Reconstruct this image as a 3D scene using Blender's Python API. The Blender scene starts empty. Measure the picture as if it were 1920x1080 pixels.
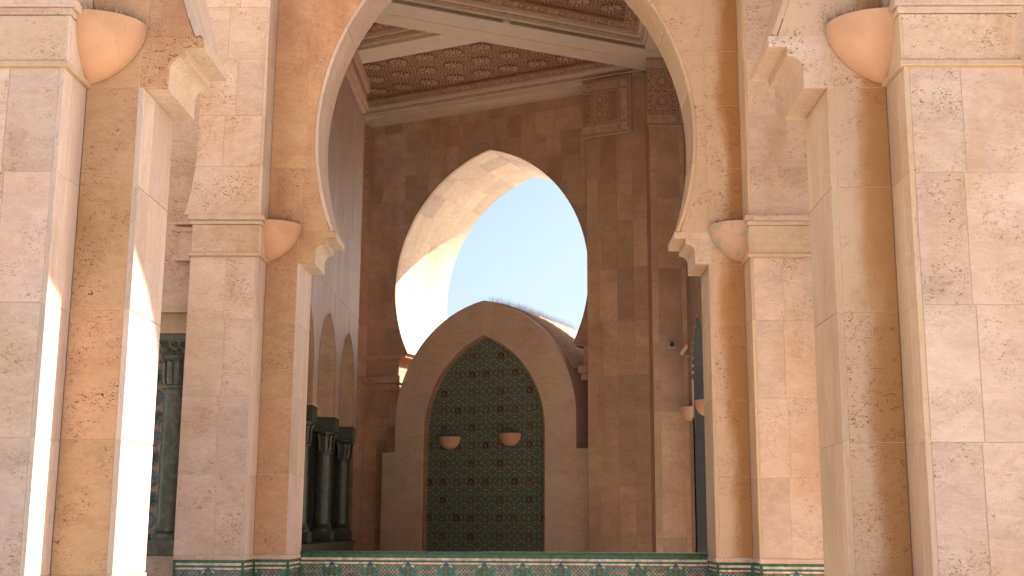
import bpy, math, random
from mathutils import Vector, Matrix
random.seed(7)
R_ = math.radians
PI = math.pi
scn = bpy.context.scene
COL = scn.collection

# ------------------------------------------------------------------ camera, sky, sun, exposure
cam = bpy.data.cameras.new('camera'); camo = bpy.data.objects.new('camera', cam); COL.objects.link(camo)
cam.sensor_width = 36.0; cam.lens = 36.0*2288/1920; cam.clip_end = 5000; cam.clip_start = 0.05
camo.matrix_world = (Matrix.Translation((0, 0, 1.6)) @ Matrix.Rotation(R_(1.1), 4, 'Z')
                     @ Matrix.Rotation(R_(90+11.0), 4, 'X') @ Matrix.Rotation(R_(.346), 4, 'Z'))
scn.camera = camo
SUN_EL, SUN_BACK = R_(41), R_(22)          # sun to the right, a little behind the facades
sdir = Vector((math.cos(SUN_EL)*math.cos(SUN_BACK), math.cos(SUN_EL)*math.sin(SUN_BACK), math.sin(SUN_EL)))
W = bpy.data.worlds.new('World'); scn.world = W; W.use_nodes = True
nt = W.node_tree; sky = nt.nodes.new('ShaderNodeTexSky'); sky.sky_type = 'NISHITA'; sky.sun_disc = False
sky.sun_elevation = SUN_EL; sky.sun_rotation = math.atan2(sdir.x, sdir.y)
sky.air_density = 1.0; sky.dust_density = 3.5; sky.ozone_density = 1.0
bg = nt.nodes['Background']; nt.links.new(sky.outputs[0], bg.inputs[0]); bg.inputs[1].default_value = .066
sun = bpy.data.lights.new('sun', 'SUN'); sun.energy = 5.0; sun.angle = R_(.53); sun.color = (1.0, .945, .86)
suno = bpy.data.objects.new('sun', sun); COL.objects.link(suno)
suno.rotation_euler = sdir.to_track_quat('Z', 'Y').to_euler(); suno.location = (20, 5, 30)
scn.view_settings.view_transform = 'Standard'; scn.view_settings.look = 'None'
scn.view_settings.gamma = 1; scn.view_settings.use_curve_mapping = False
scn.view_settings.exposure = 1.96
scn.cycles.max_bounces = 10; scn.cycles.diffuse_bounces = 7

# ------------------------------------------------------------------ materials
def newmat(name):
    m = bpy.data.materials.new(name); m.use_nodes = True
    t = m.node_tree; b = t.nodes['Principled BSDF']; return m, t, b
def N(t, kind, **kw):
    n = t.nodes.new(kind)
    for k, v in kw.items():
        if k.startswith('i_'): n.inputs[k[2:].replace('_', ' ')].default_value = v
        else: setattr(n, k, v)
    return n
def ramp(t, src, stops):
    r = t.nodes.new('ShaderNodeValToRGB'); e = r.color_ramp.elements
    while len(e) < len(stops): e.new(.5)
    for i, (p, c) in enumerate(stops):
        e[i].position = p; e[i].color = (c[0], c[1], c[2], 1) if hasattr(c, '__len__') else (c, c, c, 1)
    t.links.new(src, r.inputs[0]); return r.outputs[0]
def mix(t, fac, a, b, mode='MIX'):
    m = t.nodes.new('ShaderNodeMix'); m.data_type = 'RGBA'; m.blend_type = mode
    for s, v in ((m.inputs[0], fac), (m.inputs[6], a), (m.inputs[7], b)):
        if isinstance(v, bpy.types.NodeSocket): t.links.new(v, s)
        elif hasattr(v, '__len__'): s.default_value = (v[0], v[1], v[2], 1)
        else: s.default_value = v
    return m.outputs[2]
def math_(t, op, a, b=None, clamp=False):
    m = t.nodes.new('ShaderNodeMath'); m.operation = op; m.use_clamp = clamp
    for s, v in ((m.inputs[0], a), (m.inputs[1], b)):
        if v is None: continue
        if isinstance(v, bpy.types.NodeSocket): t.links.new(v, s)
        else: s.default_value = v
    return m.outputs[0]

def travertine(name, c1, c2, c3, pit=.5, rust=.25, vert=False, corner=False, polish=.5, vary=.11):
    """c1,c2 the two main tones of the slab, c3 the ochre stain tone"""
    m, t, b = newmat(name)
    tc = N(t, 'ShaderNodeTexCoord'); oi = N(t, 'ShaderNodeObjectInfo')
    off = N(t, 'ShaderNodeVectorMath', operation='SCALE'); off.inputs[0].default_value = (37.1, 17.7, 51.3)
    t.links.new(oi.outputs['Random'], off.inputs['Scale'])
    add = N(t, 'ShaderNodeVectorMath', operation='ADD')
    t.links.new(tc.outputs['Object'], add.inputs[0]); t.links.new(off.outputs[0], add.inputs[1])
    P = add.outputs[0]
    mp = N(t, 'ShaderNodeMapping'); mp.inputs['Scale'].default_value = (3.5, 3.5, .5) if vert else (1.0, 1.0, 2.2)
    t.links.new(P, mp.inputs[0])
    def noise(scale, det=4, rough=.55, dist=0, vec=P):
        n = N(t, 'ShaderNodeTexNoise'); n.inputs['Scale'].default_value = scale; n.inputs['Detail'].default_value = det
        n.inputs['Roughness'].default_value = rough; n.inputs['Distortion'].default_value = dist
        t.links.new(vec, n.inputs['Vector']); return n.outputs['Fac']
    big = noise(1.6, 6, .6, .6, mp.outputs[0])
    col = mix(t, ramp(t, big, [(.36, 0), (.66, 1)]), c1, c2)
    # cloudy swirls
    cl = noise(5, 8, .65, 1.6, mp.outputs[0])
    col = mix(t, math_(t, 'MULTIPLY', ramp(t, cl, [(.42, 0), (.62, 1)]), .32), col, [min(1, x*1.28) for x in c1])
    gr = noise(140, 3, .7, .2)
    col = mix(t, 1.0, col, ramp(t, gr, [(.3, .90), (.7, 1.06)]), 'MULTIPLY')
    vn = noise(2.6, 9, .7, 2.2, mp.outputs[0])                     # thin pale seams
    vl = ramp(t, vn, [(.485, 0), (.5, 1), (.515, 0)])
    col = mix(t, math_(t, 'MULTIPLY', vl, .30), col, [min(1, x*1.35+.05) for x in c1])
    # ochre stains from rain, one field for the whole wall
    geo = N(t, 'ShaderNodeNewGeometry')
    gm = N(t, 'ShaderNodeMapping'); gm.inputs['Scale'].default_value = (1.3, 1.3, .55); t.links.new(geo.outputs['Position'], gm.inputs[0])
    st = noise(1.1, 7, .62, .4, gm.outputs[0])
    col = mix(t, math_(t, 'MULTIPLY', ramp(t, st, [(.47, 0), (.66, 1)]), rust), col, c3)
    # per stone tone
    hv = N(t, 'ShaderNodeHueSaturation'); t.links.new(col, hv.inputs['Color'])
    rv = N(t, 'ShaderNodeMapRange'); rv.inputs['To Min'].default_value = 1-vary; rv.inputs['To Max'].default_value = 1+vary*.7
    t.links.new(oi.outputs['Random'], rv.inputs['Value']); t.links.new(rv.outputs[0], hv.inputs['Value'])
    r2 = math_(t, 'FRACT', math_(t, 'MULTIPLY', oi.outputs['Random'], 7.31))
    hs = N(t, 'ShaderNodeMapRange'); hs.inputs['To Min'].default_value = .494; hs.inputs['To Max'].default_value = .506
    t.links.new(r2, hs.inputs['Value']); t.links.new(hs.outputs[0], hv.inputs['Hue'])
    col = hv.outputs[0]
    # pits: small holes in clusters
    pm = N(t, 'ShaderNodeMapping'); pm.inputs['Scale'].default_value = (1, 1, .35) if vert else (.6, .6, 1); t.links.new(P, pm.inputs[0])
    p1 = ramp(t, noise(62, 2, .5, 1.5, pm.outputs[0]), [(.575, 0), (.64, 1)])
    msk = ramp(t, noise(3.2, 5, .65, .6), [(.45, 0), (.60, 1)])
    p2 = ramp(t, noise(27, 3, .6, 3.0, pm.outputs[0]), [(.63, 0), (.68, 1)])
    msk2 = ramp(t, noise(1.9, 4, .6, .3), [(.47, 0), (.58, 1)])
    pits = math_(t, 'MAXIMUM', math_(t, 'MULTIPLY', p1, msk), math_(t, 'MULTIPLY', p2, msk2))
    r3 = math_(t, 'FRACT', math_(t, 'MULTIPLY', oi.outputs['Random'], 3.77))
    pam = N(t, 'ShaderNodeMapRange'); pam.inputs['To Min'].default_value = pit*.45; pam.inputs['To Max'].default_value = pit*1.25
    t.links.new(r3, pam.inputs['Value'])
    pits = math_(t, 'MULTIPLY', pits, pam.outputs[0], True)
    if corner:                                                   # right side: paler tone, turning deep ochre towards the projecting pier
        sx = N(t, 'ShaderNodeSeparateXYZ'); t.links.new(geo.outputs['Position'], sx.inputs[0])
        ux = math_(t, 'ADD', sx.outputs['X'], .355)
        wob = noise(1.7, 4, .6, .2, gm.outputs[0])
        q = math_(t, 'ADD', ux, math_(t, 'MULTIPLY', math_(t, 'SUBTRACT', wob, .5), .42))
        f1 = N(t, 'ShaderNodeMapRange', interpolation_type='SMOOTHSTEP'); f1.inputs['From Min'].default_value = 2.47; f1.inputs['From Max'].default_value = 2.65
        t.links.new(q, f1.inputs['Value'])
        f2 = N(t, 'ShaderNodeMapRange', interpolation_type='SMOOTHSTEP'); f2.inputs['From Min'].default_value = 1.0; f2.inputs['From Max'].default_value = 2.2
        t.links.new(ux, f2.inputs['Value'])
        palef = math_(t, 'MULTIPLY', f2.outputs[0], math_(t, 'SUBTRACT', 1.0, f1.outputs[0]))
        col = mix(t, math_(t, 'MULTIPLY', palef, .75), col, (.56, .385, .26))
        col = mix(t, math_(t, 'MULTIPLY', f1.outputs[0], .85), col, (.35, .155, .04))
    col = mix(t, pits, col, [c3[0]*.55, c3[1]*.42, c3[2]*.4])
    t.links.new(col, b.inputs['Base Color'])
    ro = math_(t, 'ADD', math_(t, 'MULTIPLY', pits, .3), polish)
    t.links.new(ro, b.inputs['Roughness'])
    bp = N(t, 'ShaderNodeBump'); bp.inputs['Strength'].default_value = .35; bp.inputs['Distance'].default_value = .004
    hgt = math_(t, 'SUBTRACT', math_(t, 'MULTIPLY', noise(9, 6, .6), .5), pits)
    t.links.new(hgt, bp.inputs['Height']); t.links.new(bp.outputs[0], b.inputs['Normal'])
    return m
def plain(name, c, rough=.7, nz=.12, sc=8, metal=0, bump=.15):
    m, t, b = newmat(name)
    tc = N(t, 'ShaderNodeTexCoord'); n = N(t, 'ShaderNodeTexNoise'); n.inputs['Scale'].default_value = sc; n.inputs['Detail'].default_value = 6
    t.links.new(tc.outputs['Object'], n.inputs['Vector'])
    col = mix(t, ramp(t, n.outputs['Fac'], [(.3, 0), (.7, 1)]), [x*(1-nz) for x in c], [min(1, x*(1+nz)) for x in c])
    t.links.new(col, b.inputs['Base Color']); b.inputs['Roughness'].default_value = rough; b.inputs['Metallic'].default_value = metal
    bp = N(t, 'ShaderNodeBump'); bp.inputs['Strength'].default_value = bump; bp.inputs['Distance'].default_value = .005
    t.links.new(n.outputs['Fac'], bp.inputs['Height']); t.links.new(bp.outputs[0], b.inputs['Normal'])
    return m
M = {}
M['pink'] = travertine('pink_travertine', (.60, .435, .335), (.49, .335, .255), (.45, .25, .10), pit=1.0, rust=.46)
M['stained'] = travertine('stained_pink_travertine', (.56, .40, .28), (.50, .33, .21), (.38, .20, .07), pit=.95, rust=.75, vary=.05)
M['pinkside'] = travertine('pink_travertine_vein_cut', (.56, .42, .335), (.47, .34, .27), (.42, .26, .14), pit=.5, rust=.25, vert=True)
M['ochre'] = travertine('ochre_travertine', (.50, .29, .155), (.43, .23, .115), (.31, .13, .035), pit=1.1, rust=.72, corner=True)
M['gold'] = travertine('golden_travertine', (.55, .38, .25), (.50, .33, .20), (.42, .24, .10), pit=.45, rust=.4, vert=True)
M['brown'] = travertine('brown_travertine', (.52, .325, .21), (.41, .245, .15), (.28, .14, .07), pit=.6, rust=.38, vary=.21, polish=.62)
M['niche'] = travertine('dusty_travertine', (.57, .40, .285), (.50, .335, .235), (.36, .22, .14), pit=.35, rust=.25, vary=.05, polish=.7)
M['brownside'] = travertine('brown_travertine_vein_cut', (.38, .255, .195), (.31, .205, .155), (.27, .17, .11), pit=.3, rust=.25, vert=True, vary=.08)
M['soffit'] = travertine('pale_travertine', (.55, .42, .31), (.47, .34, .24), (.42, .25, .12), pit=.6, rust=.2, vary=.22)
M['mortar'] = plain('lime_joint', (.60, .44, .30), .9, .1, 20)
M['mortardark'] = plain('old_joint', (.24, .15, .10), .9, .2, 20)
M['white'] = plain('cream_plaster', (.66, .53, .42), .75, .06, 3)
M['dark_relief'] = plain('dark_relief_ground', (.15, .075, .04), .9)
M['carved'] = plain('carved_brown_plaster', (.33, .18, .11), .8, .2, 6)
M['rosette'] = plain('rosette_plaster', (.50, .33, .22), .8, .15, 9)
M['terra'] = plain('terracotta', (.53, .29, .165), .8, .14, 4, bump=.3)
M['grey'] = plain('grey_plastic', (.35, .35, .34), .5)
M['black'] = plain('black_glass', (.015, .015, .02), .15)
M['wire'] = plain('steel_spikes', (.42, .43, .50), .45, metal=.3)
M['wiredark'] = plain('rusty_spikes', (.10, .06, .05), .7)
M['roof'] = plain('roof_tiles', (.50, .40, .30), .8, .25, 30)

def tilemat(name, c, rough=.22):
    m, t, b = newmat(name)
    tc = N(t, 'ShaderNodeTexCoord'); v = N(t, 'ShaderNodeTexVoronoi'); v.inputs['Scale'].default_value = 26
    t.links.new(tc.outputs['Object'], v.inputs['Vector'])
    s = N(t, 'ShaderNodeSeparateColor'); t.links.new(v.outputs['Color'], s.inputs[0])
    mr = N(t, 'ShaderNodeMapRange'); mr.inputs['To Min'].default_value = .65; mr.inputs['To Max'].default_value = 1.3
    t.links.new(s.outputs[0], mr.inputs['Value'])
    hv = N(t, 'ShaderNodeHueSaturation'); hv.inputs['Color'].default_value = (c[0], c[1], c[2], 1); t.links.new(mr.outputs[0], hv.inputs['Value'])
    t.links.new(hv.outputs[0], b.inputs['Base Color']); b.inputs['Roughness'].default_value = rough
    return m
M['tgreen'] = tilemat('green_glazed_tile', (.018, .088, .046)); M['tturq'] = tilemat('turquoise_glazed_tile', (.04, .14, .09))
M['twhite'] = tilemat('white_glazed_tile', (.52, .45, .36)); M['tblue'] = tilemat('blue_glazed_tile', (.03, .045, .16))
M['tred'] = tilemat('rust_glazed_tile', (.26, .07, .02)); M['tblack'] = tilemat('black_glazed_tile', (.015, .02, .02))
M['tyellow'] = tilemat('ochre_glazed_tile', (.42, .22, .05)); M['tslate'] = tilemat('slate_blue_tile', (.20, .24, .27))

M['tdeep'] = tilemat('deep_green_tile', (.012, .05, .045)); M['tochre'] = tilemat('dull_ochre_tile', (.27, .15, .06)); M['trust'] = tilemat('dull_rust_tile', (.17, .05, .02)); M['tcream'] = tilemat('dull_cream_tile', (.22, .20, .13))
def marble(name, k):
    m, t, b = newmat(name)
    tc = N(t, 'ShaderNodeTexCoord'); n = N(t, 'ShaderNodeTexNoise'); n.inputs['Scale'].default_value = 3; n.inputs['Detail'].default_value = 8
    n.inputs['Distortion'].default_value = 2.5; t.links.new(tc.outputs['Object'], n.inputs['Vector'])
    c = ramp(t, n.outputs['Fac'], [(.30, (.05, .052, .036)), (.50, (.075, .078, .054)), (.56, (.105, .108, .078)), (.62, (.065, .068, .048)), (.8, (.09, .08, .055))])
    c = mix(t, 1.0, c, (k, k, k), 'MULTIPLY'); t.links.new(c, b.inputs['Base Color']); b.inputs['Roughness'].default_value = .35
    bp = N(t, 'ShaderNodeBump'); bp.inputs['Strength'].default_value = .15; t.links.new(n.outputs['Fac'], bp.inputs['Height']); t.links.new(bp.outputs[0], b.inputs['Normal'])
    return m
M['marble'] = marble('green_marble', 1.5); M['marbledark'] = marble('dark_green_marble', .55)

def girih():
    m, t, b = newmat('carved_star_field')
    tc = N(t, 'ShaderNodeTexCoord'); v = N(t, 'ShaderNodeTexVoronoi'); v.feature = 'DISTANCE_TO_EDGE'; v.inputs['Scale'].default_value = 15
    v.inputs['Randomness'].default_value = .75
    t.links.new(tc.outputs['Object'], v.inputs['Vector'])
    f = ramp(t, v.outputs['Distance'], [(.07, 1), (.15, 0)])
    n = N(t, 'ShaderNodeTexNoise'); n.inputs['Scale'].default_value = 2; t.links.new(tc.outputs['Object'], n.inputs['Vector'])
    c0 = mix(t, n.outputs['Fac'], (.17, .08, .042), (.24, .12, .065))
    c = mix(t, f, c0, (.50, .32, .20))
    t.links.new(c, b.inputs['Base Color']); b.inputs['Roughness'].default_value = .8
    bp = N(t, 'ShaderNodeBump'); bp.inputs['Strength'].default_value = .8; bp.inputs['Distance'].default_value = .02
    t.links.new(f, bp.inputs['Height']); t.links.new(bp.outputs[0], b.inputs['Normal'])
    return m
M['girih'] = girih()

def zellige():
    """small geometric mosaic, mirrored inside each repeat so that it reads as a drawn pattern"""
    m, t, b = newmat('green_mosaic')
    tc = N(t, 'ShaderNodeTexCoord'); sp = N(t, 'ShaderNodeSeparateXYZ'); t.links.new(tc.outputs['Object'], sp.inputs[0])
    px = math_(t, 'PINGPONG', sp.outputs['X'], .157); pz = math_(t, 'PINGPONG', sp.outputs['Z'], .1745)
    # fold along the diagonal as well
    hi = math_(t, 'MAXIMUM', px, pz); lo = math_(t, 'MINIMUM', px, pz)
    cx = N(t, 'ShaderNodeCombineXYZ'); t.links.new(hi, cx.inputs[0]); t.links.new(lo, cx.inputs[1])
    v = N(t, 'ShaderNodeTexVoronoi'); v.inputs['Scale'].default_value = 58; t.links.new(cx.outputs[0], v.inputs['Vector'])
    s = N(t, 'ShaderNodeSeparateColor'); t.links.new(v.outputs['Color'], s.inputs[0])
    c = ramp(t, s.outputs[0], [(0, (.05, .075, .058)), (.28, (.07, .135, .085)), (.46, (.06, .085, .085)), (.58, (.11, .18, .13)), (.74, (.24, .095, .05)), (.82, (.33, .34, .25)), (.90, (.05, .06, .05))])
    c.node.color_ramp.interpolation = 'CONSTANT'
    ve = N(t, 'ShaderNodeTexVoronoi'); ve.feature = 'DISTANCE_TO_EDGE'; ve.inputs['Scale'].default_value = 58; t.links.new(cx.outputs[0], ve.inputs['Vector'])
    g = ramp(t, ve.outputs['Distance'], [(.03, 1), (.10, 0)])
    c = mix(t, math_(t, 'MULTIPLY', g, .5), c, (.14, .18, .14))
    t.links.new(c, b.inputs['Base Color']); b.inputs['Roughness'].default_value = .3
    return m
M['zellige'] = zellige()
M['slate'] = plain('grey_slate_wall', (.034, .033, .034), .7)  # dark tone painted in for the unlit space behind the right arch
M['court'] = plain('pale_court_plaster', (.60, .55, .50), .85)

def groundmat():
    m, t, b = newmat('pale_paving')
    tc = N(t, 'ShaderNodeTexCoord'); br = N(t, 'ShaderNodeTexBrick'); br.inputs['Scale'].default_value = 1.0
    br.inputs['Color1'].default_value = (.60, .53, .45, 1); br.inputs['Color2'].default_value = (.55, .48, .40, 1); br.inputs['Mortar'].default_value = (.25, .18, .13, 1)
    br.inputs['Mortar Size'].default_value = .006
    t.links.new(tc.outputs['Object'], br.inputs['Vector'])
    t.links.new(br.outputs['Color'], b.inputs['Base Color']); b.inputs['Roughness'].default_value = .6
    return m
M['ground'] = groundmat()

# ------------------------------------------------------------------ object helpers
def tag(o, label=None, cat=None, group=None, kind=None):
    if label: o['label'] = label
    if cat: o['category'] = cat
    if group: o['group'] = group
    if kind: o['kind'] = kind
    return o
def thing(name, label, cat, loc=(0, 0, 0), group=None, rz=0):
    o = bpy.data.objects.new(name, None); o.location = loc; o.rotation_euler = (0, 0, rz); COL.objects.link(o)
    return tag(o, label, cat, group)
def link(name, me, mat, parent=None, kind=None, label=None):
    o = bpy.data.objects.new(name, me); COL.objects.link(o)
    if mat is not None:
        for mm in (mat if isinstance(mat, list) else [mat]):
            me.materials.append(mm)
    if parent is not None: o.parent = parent
    if kind: o['kind'] = kind
    if label: o['label'] = label
    return o
class MB:
    def __init__(s): s.v = []; s.f = []; s.m = []
    def add(s, vs, fs, mi=0):
        n = len(s.v); s.v += [tuple(v) for v in vs]; s.f += [[i+n for i in f] for f in fs]; s.m += [mi]*len(fs)
    def box(s, a, b, mi=0):
        x0, y0, z0 = a; x1, y1, z1 = b
        s.add([(x0,y0,z0),(x1,y0,z0),(x1,y1,z0),(x0,y1,z0),(x0,y0,z1),(x1,y0,z1),(x1,y1,z1),(x0,y1,z1)],
              [[0,3,2,1],[4,5,6,7],[0,1,5,4],[1,2,6,5],[2,3,7,6],[3,0,4,7]], mi)
    def lathe(s, prof, seg=20, c=(0, 0), mi=0, a0=0, a1=2*PI):
        full = abs(a1-a0-2*PI) < 1e-6; k = seg if full else seg+1
        vs = []
        for r, z in prof:
            for i in range(k):
                a = a0+(a1-a0)*i/seg; vs.append((c[0]+r*math.cos(a), c[1]+r*math.sin(a), z))
        fs = []
        for j in range(len(prof)-1):
            for i in range(seg):
                i2 = (i+1) % k if full else i+1
                fs.append([j*k+i, j*k+i2, (j+1)*k+i2, (j+1)*k+i])
        s.add(vs, fs, mi)
    def mesh(s, name, smooth=False):
        me = bpy.data.meshes.new(name); me.from_pydata(s.v, [], s.f)
        me.polygons.foreach_set('material_index', s.m)
        if smooth: me.polygons.foreach_set('use_smooth', [True]*len(s.f))
        me.update(); return me
class Fr:
    """wall frame: u to the viewer's right, d away from the viewer, z up"""
    def __init__(s, o, a=0): s.o = Vector((o[0], o[1], 0)); s.a = a; s.ux = Vector((math.cos(a), math.sin(a), 0)); s.uy = Vector((-math.sin(a), math.cos(a), 0))
    def p(s, u, d, z): return s.o+s.ux*u+s.uy*d+Vector((0, 0, z))
def dedupe(poly, eps=1e-4):
    out = []
    for p in poly:
        if not out or math.hypot(p[0]-out[-1][0], p[1]-out[-1][1]) > eps: out.append(p)
    if len(out) > 1 and math.hypot(out[0][0]-out[-1][0], out[0][1]-out[-1][1]) <= eps: out.pop()
    return out
def inset(poly, b):
    n = len(poly); out = []
    for i in range(n):
        p0, p1, p2 = poly[i-1], poly[i], poly[(i+1) % n]
        d1 = Vector((p1[0]-p0[0], p1[1]-p0[1])); d2 = Vector((p2[0]-p1[0], p2[1]-p1[1]))
        d1.normalize(); d2.normalize()
        n1 = Vector((-d1.y, d1.x)); n2 = Vector((-d2.y, d2.x)); nn = n1+n2
        if nn.length < .3: nn = n1
        nn = nn/max(.35, nn.length_squared/2) if nn.length_squared > .01 else n1
        out.append((p1[0]+nn.x*b, p1[1]+nn.y*b))
    return out
_cache = {}
def slab(fr, poly, d0, d1, mat, parent, name='stone', bev=.006, back=False, kind=None):
    """poly (u,z) counter-clockwise, extruded from d0 (front) to d1"""
    poly = dedupe(poly)
    if len(poly) < 3: return None
    us = [p[0] for p in poly]; zs = [p[1] for p in poly]
    if max(us)-min(us) < .012 or max(zs)-min(zs) < .012: return None
    uc = (max(us)+min(us))/2; zc = (max(zs)+min(zs))/2; dc = (d0+d1)/2
    loc = [(p[0]-uc, p[1]-zc) for p in poly]
    key = (tuple((round(a, 3), round(b, 3)) for a, b in loc), round(d1-d0, 4), bev, mat.name, back)
    me = _cache.get(key)
    if me is None:
        n = len(loc); ins = inset(loc, bev); h = (d1-d0)/2
        vs = [(p[0], -h, p[1]) for p in ins]+[(p[0], -h+bev*.7, p[1]) for p in loc]+[(p[0], h, p[1]) for p in loc]
        fs = [list(range(n))]
        for i in range(n):
            j = (i+1) % n
            fs.append([n+i, n+j, j, i]); fs.append([2*n+i, 2*n+j, n+j, n+i])
        if back: fs.append([2*n+n-1-i for i in range(n)])
        me = bpy.data.meshes.new(name); me.from_pydata(vs, [], fs); me.materials.append(mat); me.update(); _cache[key] = me
    o = bpy.data.objects.new(name, me); COL.objects.link(o)
    o.location = fr.p(uc, dc, zc)-(parent.location if parent else Vector()); o.rotation_euler = (0, 0, fr.a)
    if parent: o.parent = parent
    if kind: o['kind'] = kind
    return o
def rect(u0, z0, u1, z1, g=.0025): return [(u0+g, z0+g), (u1-g, z0+g), (u1-g, z1-g), (u0+g, z1-g)]
def const(v): return lambda z: v
def cell(u0, u1, z0, z1, l, r, g=.004, K=9):
    """piece of the course cell between the curves l(z) and r(z)"""
    z0 += g; z1 -= g
    zs = [z0+(z1-z0)*i/(K-1) for i in range(K)]
    L = [max(u0+g, l(z)) for z in zs]; Rr = [min(u1-g, r(z)) for z in zs]
    ok = [i for i in range(K) if Rr[i]-L[i] > .008]
    if not ok: return None
    a, b = ok[0], ok[-1]
    ok = list(range(a, b+1))
    if max(Rr[i]-L[i] for i in ok) < .02: return None
    def thin(pts):
        out = [pts[0]]
        for k in range(1, len(pts)-1):
            p, q, s2 = out[-1], pts[k], pts[k+1]
            t = (q[1]-p[1])/max(1e-6, s2[1]-p[1])
            if abs(p[0]+(s2[0]-p[0])*t-q[0]) > .0015: out.append(q)
        out.append(pts[-1]); return out
    right = thin([(Rr[i], zs[i]) for i in ok]); left = thin([(L[i], zs[i]) for i in ok])
    return right+left[::-1] if len(ok) > 1 else None
def stones(fr, zs, brk, zones, d0, mat, parent, th=.03, g=.0022, jit=.0012, K=9, bev=.003):
    """zones: list of (l(z), r(z)); brk(course index) -> list of u breaks"""
    for ci in range(len(zs)-1):
        bs = brk(ci) if callable(brk) else brk
        for i in range(len(bs)-1):
            for (l, r) in zones:
                p = cell(bs[i], bs[i+1], zs[ci], zs[ci+1], l, r, g, K)
                if p:
                    j = random.uniform(-jit, jit)
                    mm = mat(bs[i], zs[ci]) if callable(mat) else mat
                    slab(fr, p, d0+j, d0+th, mm, parent, bev=bev)
def core(fr, z0, z1, zones, d0, d1, mat, parent, K=60, name='core', off=.002):
    for (l, r) in zones:
        zs = [z0+(z1-z0)*i/K for i in range(K+1)]
        L = [(l(z), z) for z in zs]; Rr = [(max(r(z), l(z)), z) for z in zs]
        mb = MB(); n = K+1
        vs = [fr.p(p[0], d, p[1])-(parent.location if parent else Vector()) for d in (d0, d1) for p in L+Rr]
        fs = []
        for i in range(K):
            a, b, c, e = i, n+i, n+i+1, i+1
            fs += [[a, b, c, e], [2*n+a, 2*n+e, 2*n+c, 2*n+b], [b, 2*n+b, 2*n+c, c], [a, e, 2*n+e, 2*n+a]]
        fs += [[0, 2*n, 2*n+n, n], [n-1, 2*n-1, 4*n-1, 3*n-1]]
        mb.add(vs, fs); link(name, mb.mesh(name), mat, parent)
def arc_slab(fr, cu, zc, Rad, a0, a1, d0, d1, th, mat, parent, seg=5, g=.004, name='voussoir'):
    """curved slab lining an arch, on radius Rad..Rad+th, from d0 to d1"""
    ga = g/Rad; a0 += ga; a1 -= ga
    pts = [(math.cos(a0+(a1-a0)*i/seg), math.sin(a0+(a1-a0)*i/seg)) for i in range(seg+1)]
    mid = (cu+Rad*math.cos((a0+a1)/2), zc+Rad*math.sin((a0+a1)/2)); dc = (d0+d1)/2
    vs = []
    for rr in (Rad, Rad+th):
        for d in (d0+g*.3, d1-g):
            for c, s in pts: vs.append((cu+rr*c-mid[0], d-dc, zc+rr*s-mid[1]))
    n = seg+1; fs = []
    for i in range(seg):
        fs += [[i, i+1, n+i+1, n+i], [2*n+i, 3*n+i, 3*n+i+1, 2*n+i+1], [i, 2*n+i, 2*n+i+1, i+1], [n+i, n+i+1, 3*n+i+1, 3*n+i]]
    fs += [[0, n, 3*n, 2*n], [n-1, 3*n-1, 4*n-1, 2*n-1]]
    me = bpy.data.meshes.new(name); me.from_pydata(vs, [], fs); me.update()
    o = link(name, me, mat, parent); o.location = fr.p(mid[0], dc, mid[1])-parent.location; o.rotation_euler = (0, 0, fr.a)
    return o
def arch_half(c, zc, Rad):
    """half width of a pointed (horseshoe) arch at height z"""
    def e(z):
        q = Rad*Rad-(z-zc)**2
        return max(0.0, math.sqrt(q)-c) if q > 0 else 0.0
    return e

# ------------------------------------------------------------------ setting: ground
me = bpy.data.meshes.new('plaza'); me.from_pydata([(-1500, -1500, 0), (1500, -1500, 0), (1500, 1500, 0), (-1500, 1500, 0)], [], [[0, 1, 2, 3]])
link('plaza_ground', me, M['ground'], kind='structure')

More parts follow.
